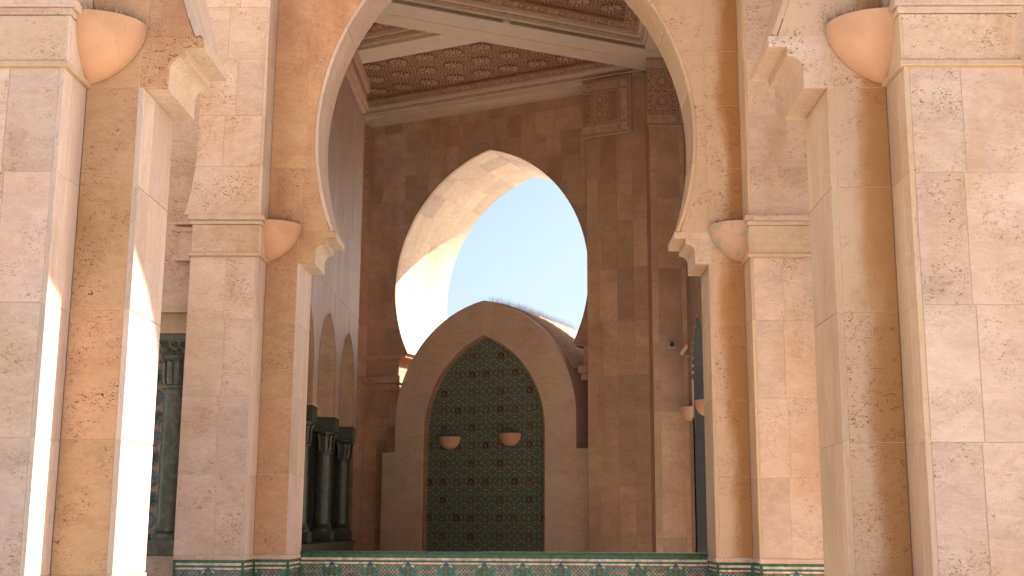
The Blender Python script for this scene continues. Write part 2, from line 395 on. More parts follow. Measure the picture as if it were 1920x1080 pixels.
# ------------------------------------------------------------------ mosaic strips (dado)
TM = [M['tgreen'], M['twhite'], M['tturq'], M['tred'], M['tblue'], M['tblack'], M['tyellow']]
def diamond(mb, fr, u, z, r, d, mi, q=1.0, o=Vector()):
    mb.add([fr.p(u-r*q, d, z)-o, fr.p(u, d, z-r)-o, fr.p(u+r*q, d, z)-o, fr.p(u, d, z+r)-o], [[0, 1, 2, 3]], mi)
def quad(mb, fr, u0, z0, u1, z1, d, mi, o=Vector()):
    mb.add([fr.p(u0, d, z0)-o, fr.p(u1, d, z0)-o, fr.p(u1, d, z1)-o, fr.p(u0, d, z1)-o], [[0, 1, 2, 3]], mi)
def dado(fr, u0, u1, d, ztop, zbot, parent, period=.44, edge=True, phase=0.0):
    """geometric zellige band: stripes above, then a field of diamonds with green crosses"""
    o = parent.location; mb = MB(); e = .0035
    quad(mb, fr, u0, zbot, u1, ztop, d, 2, o)
    z = ztop
    for h, mi in ((.028, 0), (.028, 1), (.022, 0), (.022, 1)):
        quad(mb, fr, u0, z-h, u1, z-.002, d-e, mi, o); z -= h
    if edge:
        for uu in (u0, u1-.03):
            quad(mb, fr, uu, zbot, uu+.03, ztop, d-2.6*e, 0, o)
    k = math.ceil((u1-u0)/period)
    u = u0+((u1-u0)-k*period)/2
    zrow = z-.012
    for i in range(k):
        a, b = u+i*period, u+(i+1)*period
        def cl(x): return min(max(x, u0+.001), u1-.001)
        # rust bar over the diamond field
        if cl(b-.10)-cl(a+.10) > .03:
            quad(mb, fr, cl(a+.10), zrow-.002, cl(b-.10), zrow+.012, d-e, 3, o)
        nrow = int((zrow-zbot)/.045)
        for r in range(nrow):
            zz = zrow-.03-r*.045
            if zz-.03 < zbot: break
            nx = 5
            for q in range(nx):
                uu = a+.13+(period-.26)*q/(nx-1)
                if not (u0+.03 < uu < u1-.03): continue
                if r % 3 == 2 and q == 2: continue
                diamond(mb, fr, uu, zz, .0225, d-e, 1, 1.0, o)
                diamond(mb, fr, uu, zz, .0175, d-2*e, 3 if r % 2 else 4, 1.0, o)
            # cross between two fields
            if r % 3 == 1:
                for (sx, sz, mi, rr) in ((0, 0, 3, .022), (.03, .03, 5, .011), (-.03, .03, 5, .011), (.03, -.03, 5, .011), (-.03, -.03, 5, .011),
                                         (.06, .06, 1, .013), (-.06, .06, 1, .013), (.06, -.06, 1, .013), (-.06, -.06, 1, .013), (.075, 0, 4, .016), (-.075, 0, 4, .016),
                                         (0, .055, 3, .014), (0, -.055, 1, .012), (.028, 0, 0, .012), (-.028, 0, 0, .012)):
                    if u0+.03 < a+sx < u1-.03 and zz+sz > zbot+.02 and zz+sz < zrow-.01: diamond(mb, fr, a+sx, zz+sz, rr, d-2.2*e, mi, 1.0, o)
        if u0+.04 < a < u1-.04:
            diamond(mb, fr, a, z-.002, .03, d-2*e, 4, 1.1, o)
            for sx in (-.045, .045): diamond(mb, fr, a+sx, z-.018, .012, d-2*e, 1, 1.0, o)
            for sx in (-.075, .075): diamond(mb, fr, a+sx, z-.012, .011, d-2*e, 3, 1.0, o)
    return link('mosaic_band', mb.mesh('mosaic_band'), TM, parent, kind='stuff')

# ------------------------------------------------------------------ the two big arcades
CX = -.355
HO = 2.355                    # half opening
PW = 2.76                     # outer edge of the recessed pilaster
PO = 3.53                     # outer edge of the projecting pier
TH = .68
ZC = [1.265, 2.14, 3.00, 3.855, 4.56, 4.94, 5.71, 6.48, 7.16, 7.90, 8.65, 9.40, 10.15]
big = arch_half(.89, 6.1, 3.1); bigw = arch_half(.89, 6.1, 3.142)
def ew(z):
    if z < 4.56: return HO+.042
    if z < 4.9395: return HO+.042
    return bigw(z)
def corbel_poly(sgn):
    pr = [(2.393, 4.564), (2.200, 4.564), (2.200, 4.70)]
    for i in range(1, 9):
        a = PI/2*i/8
        pr.append((2.095+.105*math.cos(a), 4.70+.105*math.sin(a)))
    pr += [(2.095, 4.868), (1.968, 4.868), (1.968, 4.9425), (2.393, 4.9425)]
    pr = [(sgn*u, z) for u, z in pr]
    area = sum(pr[i-1][0]*pr[i][1]-pr[i][0]*pr[i-1][1] for i in range(len(pr)))
    return pr if area > 0 else pr[::-1]
def arcade(y0, which, zmin=1.265, stainside=1):
    fr = Fr((CX, y0), 0)
    T = thing('arcade_arch', which['arch'], 'arch', (CX, y0, 0))
    zones = [(const(-PW), lambda z: -ew(z)), (lambda z: ew(z), const(PW))]
    zin = [(const(-PW), lambda z: -max(0, (ew(z)-(.034 if z < 4.94 else .034)) if ew(z) > 0 else 0)), (lambda z: max(0, (ew(z)-.034) if ew(z) > 0 else 0), const(PW))]
    core(fr, 0, 10.9, zin, .0045, TH-.0045, M['mortar'], T)
    def brk(ci):
        if ZC[ci] < 4.9: return [-PW, -HO-.042, HO+.042, PW]
        o = .30 if ci % 2 else 0
        b = [-PW, -2.36+(.0 if ci % 2 else .02)]
        x = -1.55-o
        while x < 1.3: b.append(x); x += .78
        b += [2.36, PW]; return b
    def matf(u, z): return M['ochre'] if z < 20 else M['pink']
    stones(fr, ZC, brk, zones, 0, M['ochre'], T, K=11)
    # back of the wall, same coursing
    stones(Fr((CX, y0+TH), PI), ZC[5:], lambda c: [-PW, -1.8, -.9, 0, .9, 1.8, PW], zones, 0, M['pink'], T, K=7)
    # reveals
    for sg in (-1, 1):
        rf = Fr((CX+sg*HO, y0), PI/2 if sg < 0 else -PI/2)
        for ci in range(4):
            for (a, b) in ((0.0, .235), (.235, TH)):
                u0, u1 = (a, b) if sg < 0 else (-b, -a)
                slab(rf, rect(u0, ZC[ci], u1, ZC[ci+1], .003), 0, .04, M['pinkside'] if sg < 0 else M['gold'], T, bev=.004)
        cb = slab(fr, corbel_poly(sg), .0305, TH, M['gold'] if sg > 0 else M['soffit'], T, 'corbel', bev=.001, back=True)  # left corbel paler, with the sun's bounce painted into its stone
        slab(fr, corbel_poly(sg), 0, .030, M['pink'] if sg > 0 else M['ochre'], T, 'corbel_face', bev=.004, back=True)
        # ring of the horseshoe
        cu = -sg*.89
        aa0 = math.asin((4.95-6.1)/3.1); aa1 = math.acos(.89/3.1)
        if sg < 0: aa0, aa1 = PI-aa1, PI-aa0
        n = 6
        for i in range(n):
            p, q = aa0+(aa1-aa0)*i/n, aa0+(aa1-aa0)*(i+1)/n
            for (a, b) in ((-.006, .30), (.30, TH)) if i % 2 else ((-.006, TH),):
                arc_slab(fr, cu, 6.1, 3.1, p, q, a, b, .036, M['pinkside'] if sg < 0 else M['gold'], T, seg=8)
        # foot: fillet and mosaic dado
        for (a, b, f2, nm) in ((HO, PW, fr, 0),):
            u0, u1 = (-PW, -HO) if sg < 0 else (HO, PW)
            slab(fr, rect(u0, 1.215, u1+0, 1.262, .001), -.008, .03, M['pink'], T, 'fillet', bev=.003)
            dado(fr, u0, u1, .004, 1.212, .55, T)
        u0, u1 = (0.004, TH) if sg < 0 else (-TH, -.004)
        slab(rf, rect(u0, 1.215, u1, 1.262, .001), -.008, .03, M['pinkside'], T, 'fillet', bev=.003)
        dado(rf, u0, u1, .004, 1.212, .55, T, edge=False)
    base = MB()
    for sg in (-1, 1):
        a, b = sorted((sg*HO, sg*PW))
        base.box((a+(.03 if sg>0 else 0), .012, 0), (b-(.03 if sg<0 else 0), TH-.012, 1.25))
    link('plinth', base.mesh('plinth'), M['mortardark'], T)
    # projecting piers
    for sg in (-1, 1):
        key = 'left' if sg < 0 else 'right'
        Pn = thing('stone_pier', which[key], 'pier', (CX+sg*(PW+PO)/2, y0-.4, 0))
        pf = Fr((CX, y0-.4), 0)
        lo, hi = sorted((sg*PW, sg*PO)); mid = sg*3.125
        if which['wide'].get(key):
            def outer(z):
                tab = [(0, 3.53), (5.03, 3.64), (5.3, 3.575), (5.7, 3.53), (6.3, 3.53), (6.9, 3.58), (7.5, 3.70), (8.1, 3.90), (8.8, 4.3), (9.4, 4.9), (20, 5.0)]
                if z < 5.0: return PO
                for (za, ua), (zb, ub) in zip(tab, tab[1:]):
                    if z <= zb: return ua+(ub-ua)*(z-za)/(zb-za)
                return 5.0
        else:
            def outer(z): return PO
        if sg < 0: zl, zr = (lambda z: -outer(z)), const(-PW-.0)
        else: zl, zr = const(PW+.0), outer
        zl2 = (lambda z: zl(z)+.005); zr2 = (lambda z: zr(z)-.005)
        core(pf, 0, 10.9, [(zl2, zr2)], .0045, .40+TH-.05, M['mortar'], Pn)
        zlow = [1.265, 2.12, 2.98, 3.845, 4.555]
        ez = .036
        inn = (lambda z: zl(z)+(ez if sg > 0 else .004)), (lambda z: zr(z)-(ez if sg < 0 else .004))
        stones(pf, zlow, lambda c: sorted([-6, mid+(0 if c % 2 else -.02*sg), 6]), [inn], 0, M['pink'], Pn)
        zup = [5.035, 5.61, 6.22, 6.90, 7.55, 8.2, 8.9, 9.6, 10.3]
        stones(pf, zup, lambda c: sorted([-6, sg*4.2, mid+(.10 if c % 2 else -.02)*sg, 6]) if c != 0 else [-6, 6], [inn], 0, M['pink'], Pn)
        # inner side of the projecting pier
        sf = Fr((CX+sg*PW, y0-.4), PI/2 if sg < 0 else -PI/2)
        for zz in (zlow, zup):
            for a, b in zip(zz, zz[1:]):
                for (p, q) in ((.0, .15), (.15, .4003)):
                    u0, u1 = (p, q) if sg < 0 else (-q, -p)
                    slab(sf, rect(u0, a, u1, b, .003), 0, .034, M['pinkside'] if sg < 0 else M['gold'], Pn, bev=.004)
        of = Fr((CX+sg*PO, y0-.4), -PI/2 if sg < 0 else PI/2)
        for a, b in zip(zlow, zlow[1:]):
            for (p, q) in ((.0, .5), (.5, 1.05)):
                u0, u1 = (-q, -p) if sg < 0 else (p, q)
                slab(of, rect(u0, a, u1, b, .003), -.006, .024, M['pinkside'], Pn, bev=.004)
        # impost mouldings wrap the pier on three sides
        def band(z0, z1, p, mat, nm):
            mb = MB(); o = Pn.location
            a = CX+lo-(p if True else 0); b = CX+hi+p
            mb.box((a-o.x, y0-.4-p-o.y, z0), (b-o.x, y0-.004-o.y+(0), z1))
            ob = link(nm, mb.mesh(nm), mat, Pn); m2 = ob.modifiers.new('bevel', 'BEVEL'); m2.width = .004; m2.segments = 1
        band(4.559, 4.598, .030, M['gold'], 'moulding')
        for (s0, s1) in ((lo, hi),):
            slab(pf, rect(s0+(.0 if s0 == lo else 0), 4.598, s1, 4.925, .003), -.012, .03, M['stained'], Pn)
        for (p, q) in ((.0, .3985),):
            u0, u1 = (p-.01, q) if sg < 0 else (-q, -p+.01)
            slab(sf, rect(u0, 4.60, u1, 4.925, .003), -.012, .03, M['pinkside'] if sg < 0 else M['gold'], Pn, bev=.004)
        band(4.927, 4.972, .022, M['soffit'], 'moulding')
        band(4.974, 5.033, .045, M['pink'], 'moulding')
        # foot
        slab(pf, rect(lo, 1.215, hi, 1.262, .001), -.010, .03, M['pink'], Pn, 'fillet', bev=.003)
        dado(pf, lo, hi, .004, 1.212, .55, Pn)
        u0, u1 = (.004, .395) if sg < 0 else (-.395, -.004)
        slab(sf, rect(u0, 1.215, u1, 1.262, .001), -.008, .03, M['pinkside'], Pn, 'fillet', bev=.003)
        dado(sf, u0, u1, .004, 1.212, .55, Pn, edge=False)
    return T
arcade(8.0, dict(arch='near horseshoe arch with ochre pilasters and stepped corbels, largest and closest to the camera',
                 left='near left pink travertine pier with stained impost, at the left picture edge',
                 right='near right pink travertine pier with pale impost, at the right picture edge', wide={}, stain=True))
arcade(13.78, dict(arch='second horseshoe arch behind the first, rising from two orange pilasters above the mosaic parapet',
                   left='further left pink pier standing between the green column and the orange pilaster',
                   right='further right pale pink pier seen inside the near arch beside the patched bowl lamp', wide={'left': 1, 'right': 1}, stain=True))
# ------------------------------------------------------------------ bowl lamps in the corners
def bowl_lamp(y0, sg, label, patched=False, crack=False, rx=.385, ry=.30, h=.42, mat=None):
    x0 = CX+sg*PW; z1 = 5.0
    T = thing('bowl_lamp', label, 'wall lamp', (x0, y0, z1-h), 'terracotta bowl lamps in the corners of the piers')
    mb = MB(); nu, nv = 14, 10
    def pt(k, i, j):
        a = PI/2*(i/nu); v = j/nv                       # v=0 bottom, 1 rim
        prof = math.sin(PI/2*v)**.82
        rr = prof*k; z = h*(1-math.cos(PI/2*min(1, v*1.0)))**1.0
        z = h*(v**1.25)
        return (-sg*(.012+rx*rr*math.sin(a)), -(.012+ry*rr*math.cos(a)), z+(.0 if k == 1 else .012))
    grid = [[pt(1, i, j) for i in range(nu+1)] for j in range(nv+1)]
    gin = [[pt(.93, i, j) for i in range(nu+1)] for j in range(nv+1)]
    for G in (grid, gin):
        vs = [p for row in G for p in row]; fs = []
        for j in range(nv):
            for i in range(nu): a = j*(nu+1)+i; fs.append([a, a+1, a+nu+2, a+nu+1])
        mb.add(vs, fs)
    top = grid[-1]+gin[-1]; n = nu+1
    mb.add(top, [[i, i+1, n+i+1, n+i] for i in range(nu)])
    # closing cheek against the pier
    mb.add([grid[j][0] for j in range(nv+1)]+[(-sg*.002, p[1], p[2]) for p in [grid[j][0] for j in range(nv+1)]], [[j, j+1, nv+2+j, nv+1+j] for j in range(nv)])
    me = mb.mesh('bowl', True)
    link('bowl', me, mat or M['terra'], T)
    rim = MB()
    for i in range(nu):
        p, q = grid[-1][i], grid[-1][i+1]; p2, q2 = gin[-1][i], gin[-1][i+1]
        zt = .012
        rim.add([(p[0], p[1], h), (q[0], q[1], h), (q[0], q[1], h+zt), (p[0], p[1], h+zt), (p2[0], p2[1], h), (q2[0], q2[1], h), (q2[0], q2[1], h+zt), (p2[0], p2[1], h+zt)],
                [[0, 1, 2, 3], [5, 4, 7, 6], [3, 2, 6, 7]])
    link('rim', rim.mesh('rim'), M['terra'], T)
    sp = MB()
    rnd = random.Random(int(y0*10)+sg)
    for k in range(150):
        a = PI/2*rnd.random(); rr = rnd.uniform(.75, 1.0); bx, by = -sg*(.012+rx*rr*math.sin(a)), -(.012+ry*rr*math.cos(a))
        tx, ty = rnd.uniform(-.035, .035), rnd.uniform(-.035, .035); hh = rnd.uniform(.05, .105); w = .0013
        sp.add([(bx-w, by, h), (bx+w, by, h), (bx+tx, by+ty, h+hh), (bx, by-w, h), (bx, by+w, h)], [[0, 1, 2], [3, 4, 2]])
    link('bird_spikes', sp.mesh('bird_spikes'), M['wiredark'], T, kind='stuff')
    if crack:
        ck = MB(); px = None
        for k in range(9):
            v = .25+.75*k/8; a = PI/2*(.62-.08*math.sin(k*1.7)-.015*k); prof = math.sin(PI/2*v)**.82*1.003
            c = (-sg*(.012+rx*prof*math.sin(a)), -(.012+ry*prof*math.cos(a))-.001, h*v**1.25)
            if px: ck.add([px, c, (c[0]+.0015, c[1], c[2]), (px[0]+.0015, px[1], px[2])], [[0, 1, 2, 3]])
            px = c
        link('crack', ck.mesh('crack'), M['ochre'], T)
    return T
def patched():
    m, t, b = newmat('patched_terracotta')
    tc = N(t, 'ShaderNodeTexCoord'); n = N(t, 'ShaderNodeTexNoise'); n.inputs['Scale'].default_value = 5.5; n.inputs['Detail'].default_value = 3; n.inputs['Distortion'].default_value = .5
    t.links.new(tc.outputs['Object'], n.inputs['Vector'])
    c = mix(t, ramp(t, n.outputs['Fac'], [(.52, 0), (.56, 1)]), (.53, .32, .21), (.38, .31, .23))
    t.links.new(c, b.inputs['Base Color']); b.inputs['Roughness'].default_value = .85; return m
M['patched'] = patched()
bowl_lamp(8.0, -1, 'large cracked terracotta bowl lamp in the corner of the near left pier', crack=True)
bowl_lamp(8.0, 1, 'large pale terracotta bowl lamp in the corner of the near right pier')
bowl_lamp(13.78, -1, 'smaller terracotta bowl lamp beside the second left pier')
bowl_lamp(13.78, 1, 'smaller terracotta bowl lamp with grey patches beside the second right pier', mat=M['patched'])

# ------------------------------------------------------------------ parapet with mosaic between the second pilasters
pf = Fr((CX, 14.40), 0)
T = thing('mosaic_parapet', 'low parapet of green, white and rust mosaic between the second arch pilasters', 'parapet', (CX, 14.40, 0))
mb = MB(); mb.box((-HO+.002, .01, 0), (HO-.002, .30, 1.285)); link('wall', mb.mesh('wall'), M['mortardark'], T)
dado(pf, -HO+.01, HO-.01, .004, 1.252, .3, T, edge=False)
mb = MB(); quad(mb, pf, -HO+.005, 1.253, HO-.005, 1.296, .002, 0, T.location)
x = -HO+.01
while x < HO-.03:
    mb.add([pf.p(x, -.003, 1.262)-T.location, pf.p(x+.014, -.003, 1.262)-T.location, pf.p(x+.028, -.003, 1.292)-T.location, pf.p(x+.014, -.003, 1.292)-T.location], [[0, 1, 2, 3]], 1)
    x += .033
mb.add([pf.p(-HO+.005, .002, 1.296)-T.location, pf.p(HO-.005, .002, 1.296)-T.location, pf.p(HO-.005, .30, 1.296)-T.location, pf.p(-HO+.005, .30, 1.296)-T.location], [[0, 1, 2, 3]], 0)
link('braided_rim', mb.mesh('braided_rim'), [M['tgreen'], M['tblack']], T, kind='stuff')

# ------------------------------------------------------------------ green marble column
def column_parts(T, h, r=.135, plain_cap=False, mk='marble'):
    mb = MB(); mb.lathe([(r, .32), (r*.97, h*.55), (r*.92, h-.62)], 24); link('shaft', mb.mesh('shaft', True), M[mk], T)
    mb = MB(); mb.box((-.20, -.20, 0), (.20, .20, .17)); mb.lathe([(.195, .17), (.20, .20), (.18, .235), (.150, .25), (.165, .275), (.15, .30), (r, .32)], 24)
    link('base', mb.mesh('base'), M[mk], T)
    mb = MB(); z0 = h-.62
    mb.lathe([(r*.92, z0), (r*1.12, z0+.012), (r*1.12, z0+.035), (r*.95, z0+.045), (r*.98, z0+.30), (r*1.15, z0+.33), (r*1.3, z0+.37), (r*1.3, z0+.38)], 24)
    for i in range(10):                                           # leaves round the neck
        a = 2*PI*i/10; c, s = math.cos(a), math.sin(a); t = (-s, c)
        prof = [(r*.99, z0+.05, .034), (r*1.10, z0+.12, .036), (r*1.12, z0+.24, .034), (r*1.22, z0+.31, .026), (r*1.42, z0+.335, .016), (r*1.46, z0+.315, .006)]
        vs = []
        for rr, z, w in prof: vs += [(c*rr-t[0]*w, s*rr-t[1]*w, z), (c*(rr+.016), s*(rr+.016), z), (c*rr+t[0]*w, s*rr+t[1]*w, z)]
        fs = []
        for j in range(len(prof)-1): fs += [[3*j, 3*j+1, 3*j+4, 3*j+3], [3*j+1, 3*j+2, 3*j+5, 3*j+4]]
        mb.add(vs, fs)
    link('capital', mb.mesh('capital'), M[mk], T)
    if plain_cap:
        mb = MB(); mb.box((-.215, -.215, h-.235), (.215, .215, h)); link('abacus', mb.mesh('abacus'), M[mk], T); return
    mb = MB()                                                      # carved upper block with scrolls
    zb = h-.245
    vs = []; k = 0
    for (w, z) in ((.15, zb), (.195, zb+.06), (.21, zb+.12), (.215, zb+.19)): vs += [(-w, -w, z), (w, -w, z), (w, w, z), (-w, w, z)]
    fs = [[3, 2, 1, 0]]
    for j in range(3):
        for i in range(4): fs.append([4*j+i, 4*j+(i+1) % 4, 4*j+4+(i+1) % 4, 4*j+4+i])
    mb.add(vs, fs)
    for side in range(4):
        f2 = Fr((0, 0), side*PI/2)
        for (u, z, rr) in ((-.11, .125, .048), (.11, .125, .048), (0, .13, .04), (-.055, .07, .028), (.055, .07, .028), (-.165, .155, .022), (.165, .155, .022), (0, .05, .02)):
            ring = []
            n = 10
            d0 = -(.16+.05*z/.12*.9)
            for q in range(n):
                a = 2*PI*q/n; ring.append(f2.p(u+rr*math.cos(a), d0-.012, zb+z+rr*math.sin(a)))
            ring2 = [f2.p(u+rr*.72*math.cos(2*PI*q/n), d0-.030, zb+z+rr*.72*math.sin(2*PI*q/n)) for q in range(n)]
            ring3 = [f2.p(u+rr*.42*math.cos(2*PI*q/n), d0-.008, zb+z+rr*.42*math.sin(2*PI*q/n)) for q in range(n)]
            mb.add(ring+ring2+ring3+[f2.p(u, d0-.028, zb+z)], [[q, (q+1) % n, n+(q+1) % n, n+q] for q in range(n)]+[[n+q, n+(q+1) % n, 2*n+(q+1) % n, 2*n+q] for q in range(n)]+[[2*n+q, 2*n+(q+1) % n, 3*n] for q in range(n)])
    link('carved_block', mb.mesh('carved_block'), M[mk], T)
    mb = MB(); mb.box((-.228, -.228, h-.055), (.228, .228, h)); link('abacus', mb.mesh('abacus'), M[mk], T)
def copy_thing(src, loc, label):
    r = src.copy(); COL.objects.link(r); r.location = loc; r['label'] = label
    for ch in list(src.children):
        c = ch.copy(); COL.objects.link(c); c.parent = r
    return r
G_COL = 'dark green marble columns'
cA = thing('marble_column', 'grey green marble column with carved scroll capital in the gap left of the second pier', 'column', (-4.16, 14.08, 1.24), G_COL)
column_parts(cA, 2.50, r=.15)
for T in (cA,):
    mb = MB(); mb.box((-.27, -.27, -1.24), (.27, .27, -.002)); link('pedestal', mb.mesh('pedestal'), M['pink'], T)
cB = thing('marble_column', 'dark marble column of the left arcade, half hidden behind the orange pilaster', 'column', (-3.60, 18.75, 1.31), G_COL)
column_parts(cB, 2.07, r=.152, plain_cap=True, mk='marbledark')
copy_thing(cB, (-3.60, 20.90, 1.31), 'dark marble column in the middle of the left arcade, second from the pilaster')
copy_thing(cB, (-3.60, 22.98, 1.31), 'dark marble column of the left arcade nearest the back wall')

# ------------------------------------------------------------------ side bay left of the second pier
T = thing('side_wall', 'pink travertine lintel wall above the green column left of the second pier', 'wall', (-4.6, 13.68, 0))
sf = Fr((0, 13.68), 0)
mb = MB(); mb.box((-1.0, .0045, 3.99), (.72, .72, 10.9)); link('core', mb.mesh('core'), M['mortar'], T)
zz = [3.99, 4.56, 5.04, 5.8, 6.5, 7.2, 7.9, 8.6, 9.3, 10.2]
stones(sf, zz, lambda c: [-5.6, -5.0, -4.42 if c % 2 else -4.30, -3.88], [(const(-5.6), const(-3.88))], 0, M['pink'], T)
mb = MB(); mb.box((-1.0, -.035, 3.965), (.72, .70, 3.992)); link('moulding', mb.mesh('moulding'), M['pink'], T)
mb = MB(); mb.box((-1.0, .10, 3.742), (.72, .68, 3.965)); link('lintel', mb.mesh('lintel'), M['gold'], T)
mb = MB()
mb.box((.50, -.05, 4.585), (.72, 0, 4.90)); mb.box((.47, -.07, 4.56), (.72, 0, 4.585)); mb.box((.47, -.07, 4.90), (.72, 0, 4.95)); mb.box((.44, -.10, 4.98), (.72, 0, 5.03))
link('small_impost', mb.mesh('small_impost'), M['pink'], T)
# tile wall behind the column, edge cut in star outline
T = thing('star_tile_wall', 'stone screen with blue and green star tiles and dark cut-outs behind the green column', 'wall', (-4.7, 14.75, 0))
tf = Fr((0, 14.75), 0)
mb = MB(); mb.box((-.9, .05, 0), (1.1, .3, 3.74)); link('backing', mb.mesh('backing'), M['pink'], T)
def star(mb, fr, u, z, r, d, mi, pts=8, k=.72, o=Vector(), rot=0):
    vs = [fr.p(u, d, z)-o]
    for i in range(2*pts):
        a = PI*i/pts+rot; rr = r if i % 2 == 0 else r*k
        vs.append(fr.p(u+rr*math.cos(a), d, z+rr*math.sin(a))-o)
    mb.add(vs, [[0, i+1, (i+1) % (2*pts)+1] for i in range(2*pts)], mi)
for k in range(9):
    z = 3.35-.245*k
    for uc in (-4.62, -4.27, -3.9):
        st = MB(); z2 = z if uc != -4.27 else z
        star(st, tf, uc, z2, .125, -.004, 0, 8, .74, T.location)
        star(st, tf, uc, z2, .085, -.009, 1, 8, .62, T.location, PI/8)
        star(st, tf, uc, z2, .042, -.014, 2, 8, .6, T.location)
        if k % 2 == 0: link('star_tile', st.mesh('star_tile'), [M['tslate'], M['tturq'], M['tred']], T)
        else:
            mb = MB(); star(mb, tf, uc, z2, .115, .03, 0, 4, .8, T.location); link('dark_recess', mb.mesh('dark_recess'), M['tslate'], T)
# stone screen in front with star shaped windows: built as stepped strips between the stars
mb = MB()
for k in range(-1, 18):
    z = 3.35-.1225*k
    for uc in (-4.62, -4.27, -3.9):
        w = .05 if k % 2 == 0 else .16
        x0 = uc+.175-w*.5; x1 = uc+.175+w*.5
        mb.box((x0+4.7, -.03, z-.062), (x1+4.7, .04, z+.0605))
link('screen', mb.mesh('screen'), M['pink'], T, kind='stuff')

# ------------------------------------------------------------------ inner court: left arcade wall, right arcade wall
small = arch_half(.24, 4.0, 1.06)
AC = [15.54, 17.68, 19.82, 21.96]
def hallwall(X, faceplus, name, label, ylast, mat, centres, zb=3.40):
    fr = Fr((X, 0), PI/2 if faceplus else -PI/2)
    sg = 1 if faceplus else -1
    T = thing(name, label, 'wall', (X, 18, 0))
    cs = sorted(sg*c for c in centres)
    lim = sorted((sg*14.48, sg*ylast))
    def half(z): return .82 if z < 4.0 else small(z)
    zones = []
    edges = [None]+cs+[None]
    for i in range(len(cs)+1):
        l = const(lim[0]) if i == 0 else (lambda z, c=cs[i-1]: c+half(z))
        r = const(lim[1]) if i == len(cs) else (lambda z, c=cs[i]: c-half(z))
        zones.append((l, r))
    core(fr, zb, 10.9, zones, .004, .44, M['brown'] if zb > 1 else M['slate'], T, K=90)  # right wall's reveals coloured dark to read as a void
    zc = ([.2, 1.2, 2.3] if zb < 1 else [])+[3.40, 4.12, 5.43, 6.79, 8.17, 9.50, 10.6]
    def brk(c):
        b = []; x = lim[0]-.3+(.27 if c % 2 else 0)
        while x < lim[1]+.6: b.append(x); x += .535
        return b
    stones(fr, zc, brk, zones, 0, mat, T, K=27, jit=.0015, g=.003, bev=.004)
    # thin fillet round each arch
    for c in (cs if zb > 1 else []):
        mb = MB()
        for s2 in (-1, 1):
            pts = [(s2*.82, 3.42)]+[(s2*(small(4.0+1.03*q/12)), 4.0+1.03*q/12) for q in range(13)]
            for p, q in zip(pts, pts[1:]):
                a = [fr.p(c+p[0], -.008, p[1]), fr.p(c+q[0], -.008, q[1]), fr.p(c+q[0]+s2*.035, -.008, q[1]+.012), fr.p(c+p[0]+s2*.035, -.008, p[1]+.0)]
                b = [fr.p(c+p[0], .02, p[1]), fr.p(c+q[0], .02, q[1])]
                mb.add([v-T.location for v in a+b], [[0, 1, 2, 3], [0, 4, 5, 1]])
        link('arch_fillet', mb.mesh('arch_fillet'), mat, T)
    if zb < 1: return T
    # springing blocks
    mb = MB()
    for i, (l, r) in enumerate(zones):
        a, b = l(3.4), r(3.4)
        p = [fr.p(a-.006, -.01, 3.385), fr.p(b+.006, -.01, 3.385), fr.p(b+.006, .45, 3.385), fr.p(a-.006, .45, 3.385)]
        q = [v+Vector((0, 0, .03)) for v in p]
        mb.add([v-T.location for v in p+q], [[0, 1, 2, 3], [4, 5, 6, 7], [0, 1, 5, 4], [1, 2, 6, 5], [2, 3, 7, 6], [3, 0, 4, 7]])
    link('springer_slab', mb.mesh('springer_slab'), M['brown'], T)
    # sill wall carrying the columns
    mb = MB(); x0, x1 = sorted((X, X-sg*.45))
    y1 = ylast
    mb.box((x0-T.location.x-.03, 14.48-18, 0), (x1-T.location.x+.03, y1-18, 1.24)); mb.box((x0-X-.07, 14.48-18, 1.24), (x1-X+.07, y1-18, 1.305))
    link('sill', mb.mesh('sill'), M['marbledark'], T)
    return T
hallwall(-3.39, True, 'arcade_wall', 'left inner wall of grey brown travertine with three small pointed arches on dark columns', 23.10, M['brownside'], AC)
hallwall(2.68, False, 'arcade_wall', 'right inner wall with narrow pointed arch, mostly hidden behind the second right pilaster', 21.25, M['brownside'], [15.6, 17.74, 19.98], zb=0.1)
# corridor walls behind the two inner arcades
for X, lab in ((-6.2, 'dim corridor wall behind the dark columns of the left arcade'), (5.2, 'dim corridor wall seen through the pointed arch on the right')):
    T = thing('corridor_wall', lab, 'wall', (X, 19, 0)); mb = MB(); mb.box((-.15, -4.5, 0), (.15, 8, 10.9 if X < 0 else 1.4)); link('wall', mb.mesh('wall'), M['marbledark'], T)  # dark marble stands in for the corridor's deep shade
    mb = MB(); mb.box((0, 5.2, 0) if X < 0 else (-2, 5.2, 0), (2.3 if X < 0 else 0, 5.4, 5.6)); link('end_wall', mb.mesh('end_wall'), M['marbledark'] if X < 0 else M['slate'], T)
    mb = MB(); x0, x1 = sorted((X-(.15 if X < 0 else -.15), -3.84 if X < 0 else 3.13)); mb.box((x0-X, -4.5 if X < 0 else 5.2, 5.6), (x1-X, 8, 5.75)); link('corridor_ceiling', mb.mesh('corridor_ceiling'), M['brown'], T)  # right corridor left unroofed and low-walled so sun bounces inside
    mb = MB(); mb.box((x0-X, -4.5, 0), (x1-X, 8, .3)); link('corridor_floor', mb.mesh('corridor_floor'), M['ground'], T)

